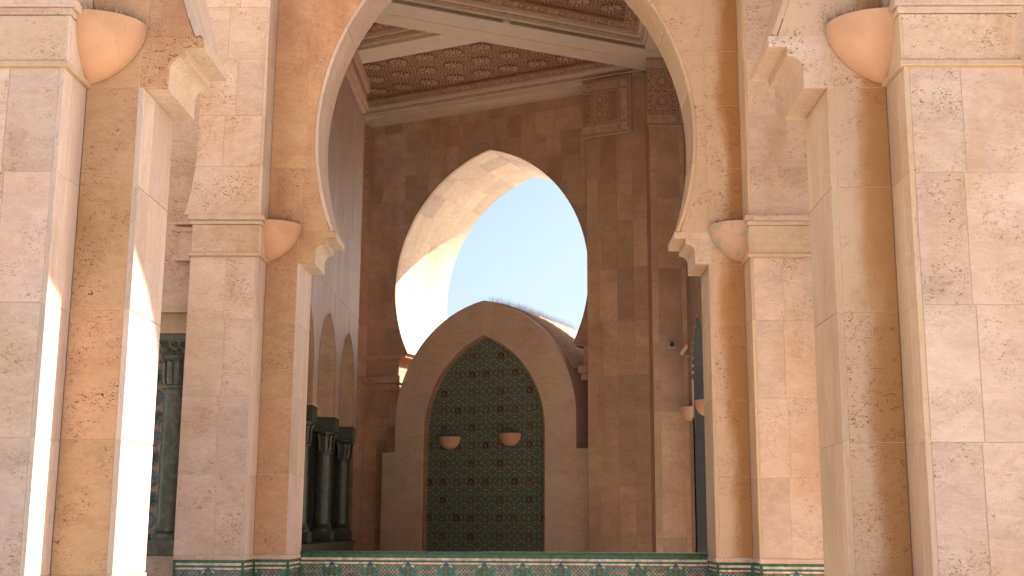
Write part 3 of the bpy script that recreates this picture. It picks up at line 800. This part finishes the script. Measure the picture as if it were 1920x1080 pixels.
# ------------------------------------------------------------------ back wall with big arch
AB = R_(-24.97); OB = (-3.519, 25.293)
bf = Fr(OB, AB)
T = thing('back_wall', 'brown travertine back wall with the large pointed arch opening onto the sky', 'wall', (OB[0], OB[1], 0))
bk = arch_half(.68, 6.4, 2.86); BC = 2.85
def bh(z):
    if z < 3.55: return 2.32
    if z < 4.46: return 2.25
    if z < 5.0: return 2.06
    if z < 5.06: return 1.90
    return bk(z)
def bhs(z): return bh(z)+(.035 if z > 5.06 and bh(z) > 0 else 0)
zb = [(const(-.02), lambda z: BC-bhs(z)), (lambda z: BC+bhs(z), const(6.32))]
core(bf, 5.05, 10.9, [(const(-3), lambda z: BC-max(0, bhs(z)-.03)), (lambda z: BC+max(0, bhs(z)-.03), const(9))], .0045, 2.195, M['brown'], T, K=110)
core(bf, 0, 5.05, [(const(-3), lambda z: BC-(2.32 if z<3.55 else 2.25 if z<4.46 else 2.06)), (lambda z: BC+(2.32 if z<3.55 else 2.25 if z<4.46 else 2.06), const(9))], .0045, 2.17, M['brown'], T, K=100)
zc = [.3, .9, 1.5, 2.1, 2.7, 3.3, 3.74, 4.44]
stones(bf, zc, lambda c: [-.02, .30, .60, 5.10, 5.42], zb, .0, M['brown'], T, K=3)
stones(bf, [4.61, 4.98], [-.02, .45, 5.0, 5.42], zb, .05, M['brown'], T, K=3)
zc = [5.055, 5.62, 6.15, 6.72, 7.25, 7.80, 8.32, 8.86, 9.36, 9.84, 10.06]
brks = []
for c in range(len(zc)):
    b = [-.02]
    while b[-1] < 5.9:
        b.append(b[-1]+random.choice([.28, .30, .33, .42, .46, .56]))
    b[-1] = 6.32; brks.append(b)
stones(bf, zc, lambda c: brks[c], zb, 0, M['brown'], T, K=9)
# mouldings at springing and cornice
for (u0, u1) in ((-.02, BC-1.90), (BC+1.90, 5.42)):
    slab(bf, rect(u0, 4.985, u1, 5.05, 0), -.02, 2.17, M['brown'], T, 'moulding', bev=.008, back=True)
for (u0, u1) in ((-.20, BC-1.98), (BC+1.98, 5.42)):
    slab(bf, rect(u0, 4.455, u1, 4.60, 0), -.09, 2.1, M['brown'], T, 'cornice', bev=.01, back=True)
    slab(bf, rect(u0+.04, 4.33, u1-(.04 if u0<1 else -.0), 4.453, 0), -.03, 2.0, M['brown'], T, 'cornice', bev=.01, back=True)
# soffit patchwork of the arch
zs_ = 5.06
for sg in (-1, 1):
    cu = BC-sg*.68
    a0 = math.asin((zs_-6.4)/2.86); a1 = math.acos(.68/2.86)
    n = 10
    for i in range(n):
        p, q = a0+(a1-a0)*i/n, a0+(a1-a0)*(i+1)/n
        if sg < 0: p, q = PI-q, PI-p
        ds = [0, .06]
        x = .06+random.uniform(.3, .6)
        while x < 1.9: ds.append(x); x += random.choice([.42, .5, .62])
        ds.append(2.2)
        for a, b in zip(ds, ds[1:]):
            arc_slab(bf, cu, 6.4, 2.86, p, q, a-(.012 if a == 0 else 0), b, .034, M['soffit'] if a > 0 else M['brown'], T, seg=4, g=.003)
# faint raised panel frame left
# ------------------------------------------------------------------ posts with carved star panels
def carved_panel(fr, u0, u1, z0, z1, d, parent, stars=2):
    o = parent.location
    P = slab(fr, rect(u0, z0, u1, z1, 0), d, d+.05, M['rosette'], parent, 'carved_panel', bev=.004, back=True)
    mb = MB()
    def bar(a, b, c, e, dd=.012, mi=0):
        vs = [fr.p(x, dq, z) for dq in (d-dd, d+.001) for (x, z) in ((a, b), (c, b), (c, e), (a, e))]
        P_inv = None
        mb.add(vs, [[0, 1, 2, 3], [0, 4, 5, 1], [1, 5, 6, 2], [2, 6, 7, 3], [3, 7, 4, 0]], mi)
    bw = .05; iw = (u1-u0)*.20
    def dots_h(z, a, b):
        bar(a, z-.028, b, z-.020); bar(a, z+.020, b, z+.028); bar(a, z-.019, b, z+.019, .002, 1)
        k = max(2, int((b-a)/.055))
        for i in range(k): bar(a+(b-a)*(i+.25)/k, z-.013, a+(b-a)*(i+.75)/k, z+.013, .010)
    def dots_v(u, a, b):
        bar(u-.028, a, u-.020, b); bar(u+.020, a, u+.028, b); bar(u-.019, a, u+.019, b, .002, 1)
        k = max(2, int((b-a)/.055))
        for i in range(k): bar(u-.013, a+(b-a)*(i+.25)/k, u+.013, a+(b-a)*(i+.75)/k, .010)
    zt, zb_ = z1-.04, z0+.04
    ur = u1-.05; ui = u1-.05-iw
    dots_h(zt, u0+.01, u1-.01); dots_h(zb_, u0+.01, u1-.01); dots_h(zt-.20, u0+.01, u1-.01); dots_h(zb_+.20, u0+.01, u1-.01)
    dots_v(ur, z0+.02, z1-.02); dots_v(ui, z0+.02, z1-.02)
    # relief cartouches between the border lines
    for zq in (zt-.10, zb_+.10):
        w = ui-.04-u0
        for i in range(5):
            a = u0+.02+w*i/5; bar(a+.006, zq-.05, a+w/5-.012, zq+.05, .008); bar(a+.03, zq-.03, a+w/5-.034, zq+.03, .016)
        bar(ui+.04, zq-.055, ur-.04, zq+.055, .014)
    zv = zb_+.24
    while zv < zt-.34:
        bar(ui+.045, zv, ur-.045, zv+.14, .012); zv += .18
    # star interlace field
    fu0, fu1, fz0, fz1 = u0+.01, ui-.04, zb_+.24, zt-.24
    cxx = (fu0+fu1)/2
    r0 = min((fu1-fu0)*.5, (fz1-fz0)/(2*stars))
    for s in range(stars):
        zc_ = fz0+(fz1-fz0)*(s+.5)/stars
        n = 12; ring = []
        for i in range(n):
            a = 2*PI*i/n; ring.append(fr.p(cxx+r0*.32*math.cos(a), d-.02, zc_+r0*.32*math.sin(a)))
        mb.add(ring, [list(range(n))], 0)
        def piece(pts, dd=.016):
            P_ = [(cxx+r*math.cos(an), zc_+r*math.sin(an)) for r, an in pts]
            if any(not (fu0 < x < fu1 and fz0 < z < fz1) for x, z in P_): return
            if any(abs(z-zc_) > (fz1-fz0)/(2*stars) for x, z in P_) and stars > 1 and not (abs(P_[0][1]-zc_) < (fz1-fz0)/(2*stars)): return
            ring = [fr.p(x, d-dd, z) for x, z in P_]; base = [fr.p(x, d, z) for x, z in P_]; m_ = len(P_)
            mb.add(ring+base, [list(range(m_))]+[[q, m_+q, m_+(q+1) % m_, (q+1) % m_] for q in range(m_)], 0)
        for i in range(n):
            a = 2*PI*i/n; b2 = a+PI/n
            piece([(r0*.40, a), (r0*.56, a-.15), (r0*.70, a), (r0*.56, a+.15)])
            piece([(r0*.64, b2-.10), (r0*.80, b2-.17), (r0*.98, b2), (r0*.80, b2+.17), (r0*.64, b2+.10)])
            piece([(r0*.80, a-.05), (r0*.94, a-.12), (r0*1.08, a), (r0*.94, a+.12), (r0*.80, a+.05)])
            piece([(r0*1.06, b2-.07), (r0*1.20, b2-.12), (r0*1.36, b2), (r0*1.20, b2+.12), (r0*1.06, b2+.07)])
            piece([(r0*1.16, a-.06), (r0*1.34, a-.10), (r0*1.50, a), (r0*1.34, a+.10)])
            piece([(r0*1.45, b2-.06), (r0*1.6, b2-.1), (r0*1.75, b2), (r0*1.6, b2+.1)])
    bar(fu0, fz0, fu1, fz1, .003, 2)
    me = mb.mesh('star_relief'); me.transform(Matrix.Rotation(-fr.a, 4, 'Z') @ Matrix.Translation(-(P.matrix_basis.translation+o)))
    ob = link('star_relief', me, [M['rosette'], M['mortardark'], M['carved']], P, kind='stuff')
T = thing('back_pilaster', 'back wall pilaster with carved star panel at its top, right of the big arch', 'pilaster', tuple(bf.p(5.8, -.62, 0)))
core(bf, 0, 10.02, [(const(5.255), const(6.55))], -.6155, .02, M['brown'], T, K=1)
zp = [.3, 1.3, 2.3, 3.3, 4.3, 5.3, 6.3, 7.2, 8.1, 8.88]
stones(bf, zp, lambda c: [5.25, 5.49 if c % 2 else 5.56, 5.86, 6.18, 6.55], [(const(5.25), const(6.55))], -.62, M['brown'], T)
carved_panel(bf, 5.20, 6.20, 8.90, 10.045, -.68, T)
T = thing('back_post', 'square brown post with a partly hidden carved star panel, beside the security camera', 'post', (2.4, 21.27, 0))
pf2 = Fr((0, 21.27), 0)
core(pf2, 0, 10.02, [(const(2.075), const(3.2))], .0045, .9, M['brown'], T, K=1)
zp = [.3, 1.4, 2.6, 3.55, 4.80, 6.1, 7.4, 8.70]
stones(pf2, zp, [2.07, 2.19, 2.60, 3.2], [(const(2.07), const(3.2))], 0, M['brown'], T)
carved_panel(pf2, 2.03, 2.80, 8.72, 10.045, -.06, T)
T = thing('corner_pilaster', 'narrow corner pilaster with slim carved panel at the left end of the back wall', 'pilaster', tuple(bf.p(-.3, -.38, 0)))
core(bf, 0, 10.03, [(const(-1.4), const(-.006))], -.38, .02, M['brown'], T, K=1)
cf = Fr(tuple(bf.p(-.0, -.38, 0))[:2], AB+PI/2)
stones(cf, [.3, 1.5, 2.7, 3.9, 4.45], [0.0, .38], [(const(0), const(.38))], -.0, M['brown'], T)
stones(cf, [4.61, 5.7, 6.8, 7.8, 8.62], [0.0, .38], [(const(0), const(.38))], -.0, M['brown'], T)
carved_panel(cf, 0.03, .37, 8.64, 10.03, -.02, T, stars=3)

# ------------------------------------------------------------------ fountain niche with barrel roof
kf = bf
NC = 2.90; ND = -.30
T = thing('fountain_niche', 'pointed stone fountain niche filled with green zellige mosaic, in front of the big back arch', 'fountain', tuple(bf.p(NC, ND, 0)))
so, si = arch_half(.42, 3.61, 2.40), arch_half(.65, 3.40, 1.986)
def ho(z): return 1.98 if z < 3.61 else so(z)
def hi_(z): return 1.336 if z < 3.40 else si(z)
ZA_o, ZA_i = 3.61+math.sqrt(2.40**2-.42**2), 3.40+math.sqrt(1.986**2-.65**2)
nf = Fr(tuple(bf.p(NC, 0, 0))[:2], AB)
# face: jamb blocks then ring stones
for sg in (-1, 1):
    for a, b in zip([.4, .95, 1.5, 2.02, 2.54], [.95, 1.5, 2.02, 2.54, 3.02]):
        u0, u1 = sorted((sg*1.336, sg*2.27)); slab(nf, rect(u0, a, u1, b, .0), ND+(.0015 if abs(a-1.5) < .1 else 0), ND+.3, M['niche'], T, bev=.0012, back=True)
    def ringpt(t, which):
        # t 0..1 from springing 3.02 up to the apex
        z = 3.02+((ZA_o if which else ZA_i)-3.02)*t
        h = ho(z) if which else hi_(z); return (sg*h, z)
    K = 6
    ts = [0, .20, .40, .60, .78, .90, 1.0]
    def tt(x): return 1-(1-x)**1.7
    for i in range(K):
        a, b = ts[i], ts[i+1]; m = 6
        outer = [ringpt(tt(a+(b-a)*q/m), 1) for q in range(m+1)]; inner = [ringpt(tt(a+(b-a)*q/m), 0) for q in range(m+1)]
        poly = outer+inner[::-1]
        if sg < 0: poly = poly[::-1]
        slab(nf, poly, ND, ND+.3, M['niche'], T, 'voussoir', bev=.002, back=True)
    # pedestal body behind the jambs
    u0, u1 = sorted((sg*1.40, sg*2.25)); mb = MB()
    vs = [nf.p(u, d, z)-T.location for d in (ND+.29, 1.9) for (u, z) in ((u0, 0), (u1, 0), (u1, 3.0), (u0, 3.0))]
    mb.add(vs, [[0, 1, 2, 3], [4, 7, 6, 5], [0, 4, 5, 1], [1, 5, 6, 2], [2, 6, 7, 3], [3, 7, 4, 0]]); link('pedestal', mb.mesh('pedestal'), M['niche'], T)
    # thin rust fillet inside the ring
    mb = MB(); pts = [(sg*1.336, .4)]+[(sg*hi_(3.40+(ZA_i-3.40)*(1-(1-q/20)**1.8)), 3.40+(ZA_i-3.40)*(1-(1-q/20)**1.8)) for q in range(21)]
    for p, q in zip(pts, pts[1:]):
        def sh(r): return (r[0]*.965, r[1]-.035*(r[1]-3.0)/2 if r[1] > 3 else r[1])
        a, b = sh(p), sh(q)
        vs = [nf.p(p[0], ND+.04, p[1]), nf.p(q[0], ND+.04, q[1]), nf.p(b[0], ND+.04, b[1]), nf.p(a[0], ND+.04, a[1]), nf.p(a[0], ND+.16, a[1]), nf.p(b[0], ND+.16, b[1])]
        mb.add([v-T.location for v in vs], [[0, 1, 2, 3], [3, 2, 5, 4]])
    link('inner_fillet', mb.mesh('inner_fillet'), M['carved'], T)
# barrel vault extrados
mb = MB(); n = 26; pts = []
for q in range(n+1):
    z = 3.0+(ZA_o-3.0)*(1-(1-q/n)**1.8); pts.append((-ho(z), z))
pts = pts+[(-u, z) for (u, z) in pts[::-1][1:]]
LV = 2.9
vs = [nf.p(u*.995, d, z-.008)-T.location for d in (ND+.28, LV) for (u, z) in pts]; m = len(pts)
mb.add(vs, [[i, i+1, m+i+1, m+i] for i in range(m-1)]); link('barrel_vault', mb.mesh('barrel_vault', True), M['niche'], T)
# roof tiles: half round rows over the vault
mb = MB(); d = .0
while d < LV-.05:
    sel = [p for p in pts if p[1] > 4.55]
    for k in range(len(sel)-1):
        (u0, z0), (u1, z1) = sel[k], sel[k+1]
        L = math.hypot(u1-u0, z1-z0); nx, nz = -(z1-z0)/L, (u1-u0)/L
        vs = []
        for (u, z, lift) in ((u0, z0, .012), (u1, z1, .0)):
            for (dd, hh) in ((0, .0), (.018, .022), (.048, .022), (.066, .0)):
                vs.append(nf.p(u+nx*(hh+lift), d+dd, z+nz*(hh+lift))-T.location)
        mb.add(vs, [[0, 1, 5, 4], [1, 2, 6, 5], [2, 3, 7, 6], [0, 3, 2, 1]])
    d += .085
link('roof_tiles', mb.mesh('roof_tiles'), M['roof'], T, kind='stuff')
mb = MB(); rnd = random.Random(3)
for k in range(7000):
    i = rnd.randrange(len(pts)); u, z = pts[i]
    if z < 5.25: continue
    dd = rnd.uniform(.0, LV-.1)*1.0
    if abs(u) > .9: continue
    hgt = rnd.uniform(.12, .22)
    b = nf.p(u, dd, z)-T.location; tip = b+Vector((rnd.uniform(-.03, .03), rnd.uniform(-.03, .03), hgt)); w = .0016
    mb.add([b+Vector((-w, 0, 0)), b+Vector((w, 0, 0)), tip, b+Vector((0, -w, 0)), b+Vector((0, w, 0))], [[0, 1, 2], [3, 4, 2]])
link('bird_spikes', mb.mesh('bird_spikes'), M['wire'], T, kind='stuff')
# mosaic field
mb = MB(); zz = [.3+(ZA_i-.3)*(1-(1-q/40)**1.6) for q in range(41)]
vs = []
for z in zz: vs += [(-hi_(z)-.0, 0, z), (hi_(z)+.0, 0, z)]
mb.add(vs, [[2*i, 2*i+1, 2*i+3, 2*i+2] for i in range(40)])
zo = link('mosaic_field', mb.mesh('mosaic_field'), M['zellige'], T); zo.location = nf.p(0, ND+.15, 0)-T.location; zo.rotation_euler = (0, 0, AB)
def medallion(cols, r):
    mb = MB()
    for j, (rr, dd, mi) in enumerate(((r*1.28, -.003, 0), (r*1.0, -.007, 1), (r*.62, -.011, 2))):
        pts8 = 12; vs = [(0, dd, 0)]
        for i in range(pts8): a = 2*PI*i/pts8; q = rr*(1 if i % 2 else .86); vs.append((q*math.cos(a), dd, q*math.sin(a)))
        mb.add(vs, [[0, i+1, (i+1) % pts8+1] for i in range(pts8)], mi)
    for i in range(8):
        a = 2*PI*i/8; mb.add([(r*.15*math.cos(a), -.014, r*.15*math.sin(a)), (r*.4*math.cos(a-.16), -.014, r*.4*math.sin(a-.16)), (r*.56*math.cos(a), -.014, r*.56*math.sin(a)), (r*.4*math.cos(a+.16), -.014, r*.4*math.sin(a+.16))], [[0, 1, 2, 3]], 3)
    me = mb.mesh('medallion')
    for c in cols: me.materials.append(M[c])
    return me
mA = medallion(['tdeep', 'tochre', 'trust', 'tcream'], .060); mB = medallion(['tdeep', 'trust', 'tochre', 'trust'], .058); mC = medallion(['tdeep', 'tcream', 'tochre', 'tcream'], .056)
pu, pz = .314, .349
for r in range(0, 14):
    z = 4.87-.0-r*pz
    for c in range(-4, 5):
        if r % 2 == 0 and c % 2 == 0: continue
        if r == 0 and abs(c) > 1: continue
        u = c*pu+.0
        if abs(u) > hi_(z+.08)-.06 or z < .6: continue
        me = [mA, mB, mC][(c*2+r*1+8) % 3]
        o = bpy.data.objects.new('medallion', me); COL.objects.link(o); o.parent = T; o.location = nf.p(u, ND+.15, z)-T.location; o.rotation_euler = (0, 0, AB)
# two half bowl lamps on the mosaic
def half_bowl(fr, u, d, z, r, h, label, group, name='bowl_lamp', mat=None):
    loc = fr.p(u, d, z-h); T = thing(name, label, 'wall lamp', tuple(loc), group)
    mb = MB(); n, k = 16, 8
    for s in (1, .92):
        vs = []
        for j in range(k+1):
            v = j/k; rr = r*s*math.sin(PI/2*v)**.75
            for i in range(n+1):
                a = PI+PI*i/n; p = Vector((rr*math.cos(a), rr*math.sin(a)*.8, h*(1-math.cos(PI/2*v)) if s == 1 else h*(1-math.cos(PI/2*v))*.97+.01))
                vs.append(tuple(Matrix.Rotation(fr.a, 3, 'Z') @ p))
        mb.add(vs, [[j*(n+1)+i, j*(n+1)+i+1, (j+1)*(n+1)+i+1, (j+1)*(n+1)+i] for j in range(k) for i in range(n)])
    link('bowl', mb.mesh('bowl', True), mat or M['terra'], T)
    mb = MB(); vs = []
    for rr in (r, r*.9):
        for i in range(n+1):
            a = PI+PI*i/n; vs.append(tuple(Matrix.Rotation(fr.a, 3, 'Z') @ Vector((rr*math.cos(a), rr*math.sin(a)*.8, h+.004))))
    mb.add(vs, [[i, i+1, n+2+i, n+1+i] for i in range(n)]); link('rim', mb.mesh('rim'), M['wiredark'], T)
    return T
g2 = 'half bowl lamps on the green mosaic'
half_bowl(nf, -.795, ND+.14, 3.305, .235, .235, 'left terracotta half bowl lamp on the green mosaic of the niche', g2)
half_bowl(nf, .53, ND+.14, 3.34, .235, .235, 'right terracotta half bowl lamp on the green mosaic of the niche', g2)
rf = Fr((2.66, 0), -PI/2)
half_bowl(Fr((2.68, 20.99), -PI/2), 0, 0, 3.60, .24, .24, 'terracotta half bowl lamp in shade beside the right arcade opening, the further one', None)
half_bowl(Fr((2.68, 19.0), -PI/2), 0, 0, 3.52, .24, .24, 'terracotta half bowl lamp in shade at the edge of the second right pilaster', None)

# ------------------------------------------------------------------ ceiling
CE = thing('ceiling', 'brown carved plaster ceiling with cream beams and sunburst rosettes', None, (-.5, 20, 10.05)); CE['kind'] = 'structure'
del CE['label']
def strip(fr, u0, u1, d0, d1, z0, z1, mat, name, parent=CE):
    mb = MB(); vs = [fr.p(u, d, z)-parent.location for z in (z0, z1) for (u, d) in ((u0, d0), (u1, d0), (u1, d1), (u0, d1))]
    mb.add(vs, [[0, 1, 2, 3], [4, 7, 6, 5], [0, 4, 5, 1], [1, 5, 6, 2], [2, 6, 7, 3], [3, 7, 4, 0]])
    ob = link(name, mb.mesh(name), mat, parent); md = ob.modifiers.new('bevel', 'BEVEL'); md.width = .006; md.segments = 2
    return ob
ZP = 10.34
mb = MB(); mb.box((-4.2+.5, -5.6, ZP-10.05), (4.3, 6.0, .6)); link('panel', mb.mesh('panel'), M['girih'], CE)
def beam(fr, u0, u1, d0, d1, zs=10.05, dz=0, steps=(1, 1), frieze=True):
    strip(fr, u0, u1, d0, d1, zs+dz, zs+.07+dz, M['white'], 'beam')
    for k, (w, z0, z1, mt) in enumerate(((.045, .071, .115, 'white'), (.09, .116, .150, 'rosette'), (.15, .151, .215, 'white'), (.17, .216, .235, 'rosette'))):
        strip(fr, u0-.0, u1, d0-(w if steps[0] else 0), d1+(w if steps[1] else 0), zs+z0+dz, zs+z1+dz, M[mt], 'moulding')
    if frieze:
        for s, (a, on) in enumerate(((d0-.17, steps[0]), (d1+.17, steps[1]))):
            if not on: continue
            sg = -1 if s == 0 else 1
            p, q = sorted((a, a+sg*.26)); strip(fr, u0, u1, p, q, ZP-.055+dz*.5, ZP-.006, M['carved'], 'frieze')
            mbf = MB(); x = u0+.05; i = 0; mid = (p+q)/2; zt = ZP-.062+dz*.5
            while x < u1-.1:
                if i % 3 == 2: shapes = [(x+.05, mid, .05)]
                else: shapes = [(x+.03, mid-.045, .036), (x+.09, mid+.045, .036), (x+.03, mid+.045, .036), (x+.09, mid-.045, .036), (x+.06, mid, .03)]
                for (cu, cd, r) in shapes:
                    v4 = [fr.p(cu+aa*r, cd+bb*r, zt) for aa, bb in ((-1, 0), (0, -1), (1, 0), (0, 1))]+[fr.p(cu, cd, zt-.022)]
                    mbf.add([v-CE.location for v in v4], [[0, 1, 4], [1, 2, 4], [2, 3, 4], [3, 0, 4]])
                x += .13; i += 1
            for e in (p+.012, q-.024):
                vs = [fr.p(uu, dd, zz2)-CE.location for zz2 in (zt-.012, zt+.004) for (uu, dd) in ((u0, e), (u1, e), (u1, e+.012), (u0, e+.012))]
                mbf.add(vs, [[0, 1, 2, 3], [0, 1, 5, 4], [3, 2, 6, 7]])
            link('frieze_relief', mbf.mesh('frieze_relief'), M['rosette'], CE, kind='stuff')
# ledge along the back wall
beam(bf, -.6, 6.4, -.50, .10, steps=(1, 0))
# second beam, parallel to the back wall
beam(Fr((-3.13, 21.50), AB), -.6, 3.2, -.58, .0, dz=.002)
# diagonal beam across the court
df = Fr((2.085, 21.889), R_(25))
strip(df, -7.0, .35, -.42, .0, 10.043, 10.12, M['white'], 'beam'); strip(df, -7.0, .35, -.90, -.44, 10.043, 10.12, M['white'], 'beam')
strip(df, -7.0, .35, -.90, .0, 10.06, 10.125, M['carved'], 'beam_groove')
beam(df, -7.0, .35, -.90, .0, dz=.006)
# right edge beam
rfb = Fr((2.25, 20), PI/2)
beam(rfb, -5.4, 1.35, -.6, .28, dz=.011)
# rosettes
def rosette_mesh(r=.205, n=14):
    mb = MB(); k = 24
    mb.add([(r*1.06*math.cos(2*PI*i/k), r*1.06*math.sin(2*PI*i/k), -.001) for i in range(k)], [list(range(k))], 1)
    for i in range(n):
        a = 2*PI*i/n; w = PI/n*.50; h = -.018
        q = [(r*.36, a-w*.6), (r*.84, a-w), (r, a), (r*.84, a+w), (r*.36, a+w*.6)]
        lo_ = [(x*math.cos(t), x*math.sin(t), -.002) for x, t in q]; up = [(x*math.cos(t), x*math.sin(t), h) for x, t in q]
        mb.add(up+lo_, [[4, 3, 2, 1, 0]]+[[m, (m+1) % 5, 5+(m+1) % 5, 5+m] for m in range(5)], 0)
    k = 14; vs = [(r*.27*math.cos(2*PI*i/k), r*.27*math.sin(2*PI*i/k), -.003) for i in range(k)]+[(r*.20*math.cos(2*PI*i/k), r*.20*math.sin(2*PI*i/k), -.028) for i in range(k)]
    mb.add(vs, [[i, (i+1) % k, k+(i+1) % k, k+i] for i in range(k)]+[list(range(k, 2*k))], 0)
    me = mb.mesh('rosette'); me.materials.append(M['rosette']); me.materials.append(M['dark_relief']); return me
rm = rosette_mesh()
def ros(fr, u, d, s=1):
    o = bpy.data.objects.new('rosette', rm); COL.objects.link(o); o.parent = CE; o.location = fr.p(u, d, ZP-.003)-CE.location; o.rotation_euler = (0, 0, fr.a); o.scale = (s, s, 1)
for i in range(11):
    for j, dd in enumerate((-1.25, -1.85, -2.45)):
        u = -.3+.60*i+(.30 if j % 2 else 0)
        p = bf.p(u, dd, 0)
        q = p-df.o; dd2 = q.dot(df.uy)
        if dd2 > .35 and p.x > -3.6: ros(bf, u, dd, .95)
for i in range(14):
    for j in range(5):
        u = -6.6+.62*i+(.31 if j % 2 else 0); dd = -1.66-.56*j
        p = df.p(u, dd, 0)
        if p.x < 1.55 and p.x > -3.4 and p.y > 15: ros(df, u, dd, .95)
mb = MB(); vs = []
ros(Fr((-3.13, 21.5), AB), 1.0, -1.3, 1.1)
# hanging carved frieze along the left wall
T = thing('carved_frieze', 'stepped carved frieze hanging below the ceiling on the left inner wall', 'frieze', (-3.35, 20, 9.4))
for k, (x, z0, z1) in enumerate(((.05, 9.46, 9.52), (.10, 9.53, 9.62), (.07, 9.63, 9.85), (.12, 9.86, 10.04))):
    mb = MB(); mb.box((-.03, -5.4, z0-9.4), (x, 2.6, z1-9.4)); link('moulding', mb.mesh('moulding'), M['carved'] if k == 2 else M['rosette'], T)

# ------------------------------------------------------------------ small fittings on the back post
T = thing('security_camera', 'small round security camera in a grey housing on the shaded back post', 'security camera', (2.40, 21.262, 4.72))
mb = MB(); mb.box((-.06, -.05, -.06), (.06, 0, .06)); o = link('housing', mb.mesh('housing'), M['grey'], T); o.modifiers.new('bevel', 'BEVEL').width = .012
mb = MB(); mb.lathe([(.042, 0), (.042, .03), (.030, .055), (.012, .066), (.001, .068)], 16); me = mb.mesh('lens', True); me.transform(Matrix.Rotation(PI/2, 4, 'X') @ Matrix.Identity(4)); me.transform(Matrix.Translation((0, -.045, 0)))
link('lens', me, M['black'], T)
T = thing('flood_lamp', 'small pale flood lamp bracketed at the edge of the right arcade opening', 'flood lamp', (2.62, 21.1, 4.62))
mb = MB(); mb.add([(-.09, -.02, -.05), (.02, -.04, .10), (.04, -.04, .03), (-.07, -.02, -.12), (-.09, .06, -.05), (.02, .04, .10), (.04, .04, .03), (-.07, .06, -.12)],
                  [[0, 1, 2, 3], [7, 6, 5, 4], [0, 4, 5, 1], [1, 5, 6, 2], [2, 6, 7, 3], [3, 7, 4, 0]]); link('head', mb.mesh('head'), M['white'], T)
mb = MB(); mb.box((-.01, -.01, -.14), (.06, .01, -.10)); link('bracket', mb.mesh('bracket'), M['grey'], T)

T = thing('side_wall', 'sliver of pink wall beyond the near right pier at the right picture edge', 'wall', (4.2, 7.72, 0))
mb = MB(); mb.box((-1.0, .03, 0), (2.2, .95, 10.9)); link('core', mb.mesh('core'), M['mortar'], T)
stones(Fr((0, 7.72), 0), [.3, 1.2, 2.1, 3.0, 3.85, 4.56, 5.4, 6.2, 7, 8, 9], [3.2, 4.0, 4.8, 5.6, 6.4], [(const(3.2), const(6.4))], 0, M['pink'], T)
# ------------------------------------------------------------------ side court walls outside the frame (they shape the sunlight)
def side_court(X, sg, label, opening, top):
    T = thing('court_wall', label, 'wall', (X, 11, 0))
    fr = Fr((X, 0), -PI/2 if sg > 0 else PI/2)
    yc, half, za, zsp = opening
    k = arch_half(half*.25, zsp, half*1.25)
    h = lambda z: half if z < zsp else k(z)*1.0
    def h2(z): return h(z)
    s = -1 if sg > 0 else 1
    lim = sorted((s*8.7, s*13.35)); c = s*yc
    core(fr, 3.7, top, [(const(lim[0]), lambda z: c-h2(z)), (lambda z: c+h2(z), const(lim[1]))], 0, .6, M['court'], T, K=120)  # open below: low gaps added so sun on the floor bounces up
    for a in (lim[0], (lim[0]+lim[1])/2-.2, lim[1]-.4):
        slab(fr, rect(a, 0, a+.4, 3.7, 0), 0, .6, M['court'], T, 'pillar', back=True)
side_court(3.30, 1, 'side court wall to the right with a tall pointed opening, outside the picture', (10.30, 1.2, 10, 8.25), 13.8)
side_court(-5.1, -1, 'side court wall to the left with a tall pointed opening, outside the picture', (11.0, .9, 10, 5.0), 11.5)  # height set so its sunlit upper part throws light into the gap
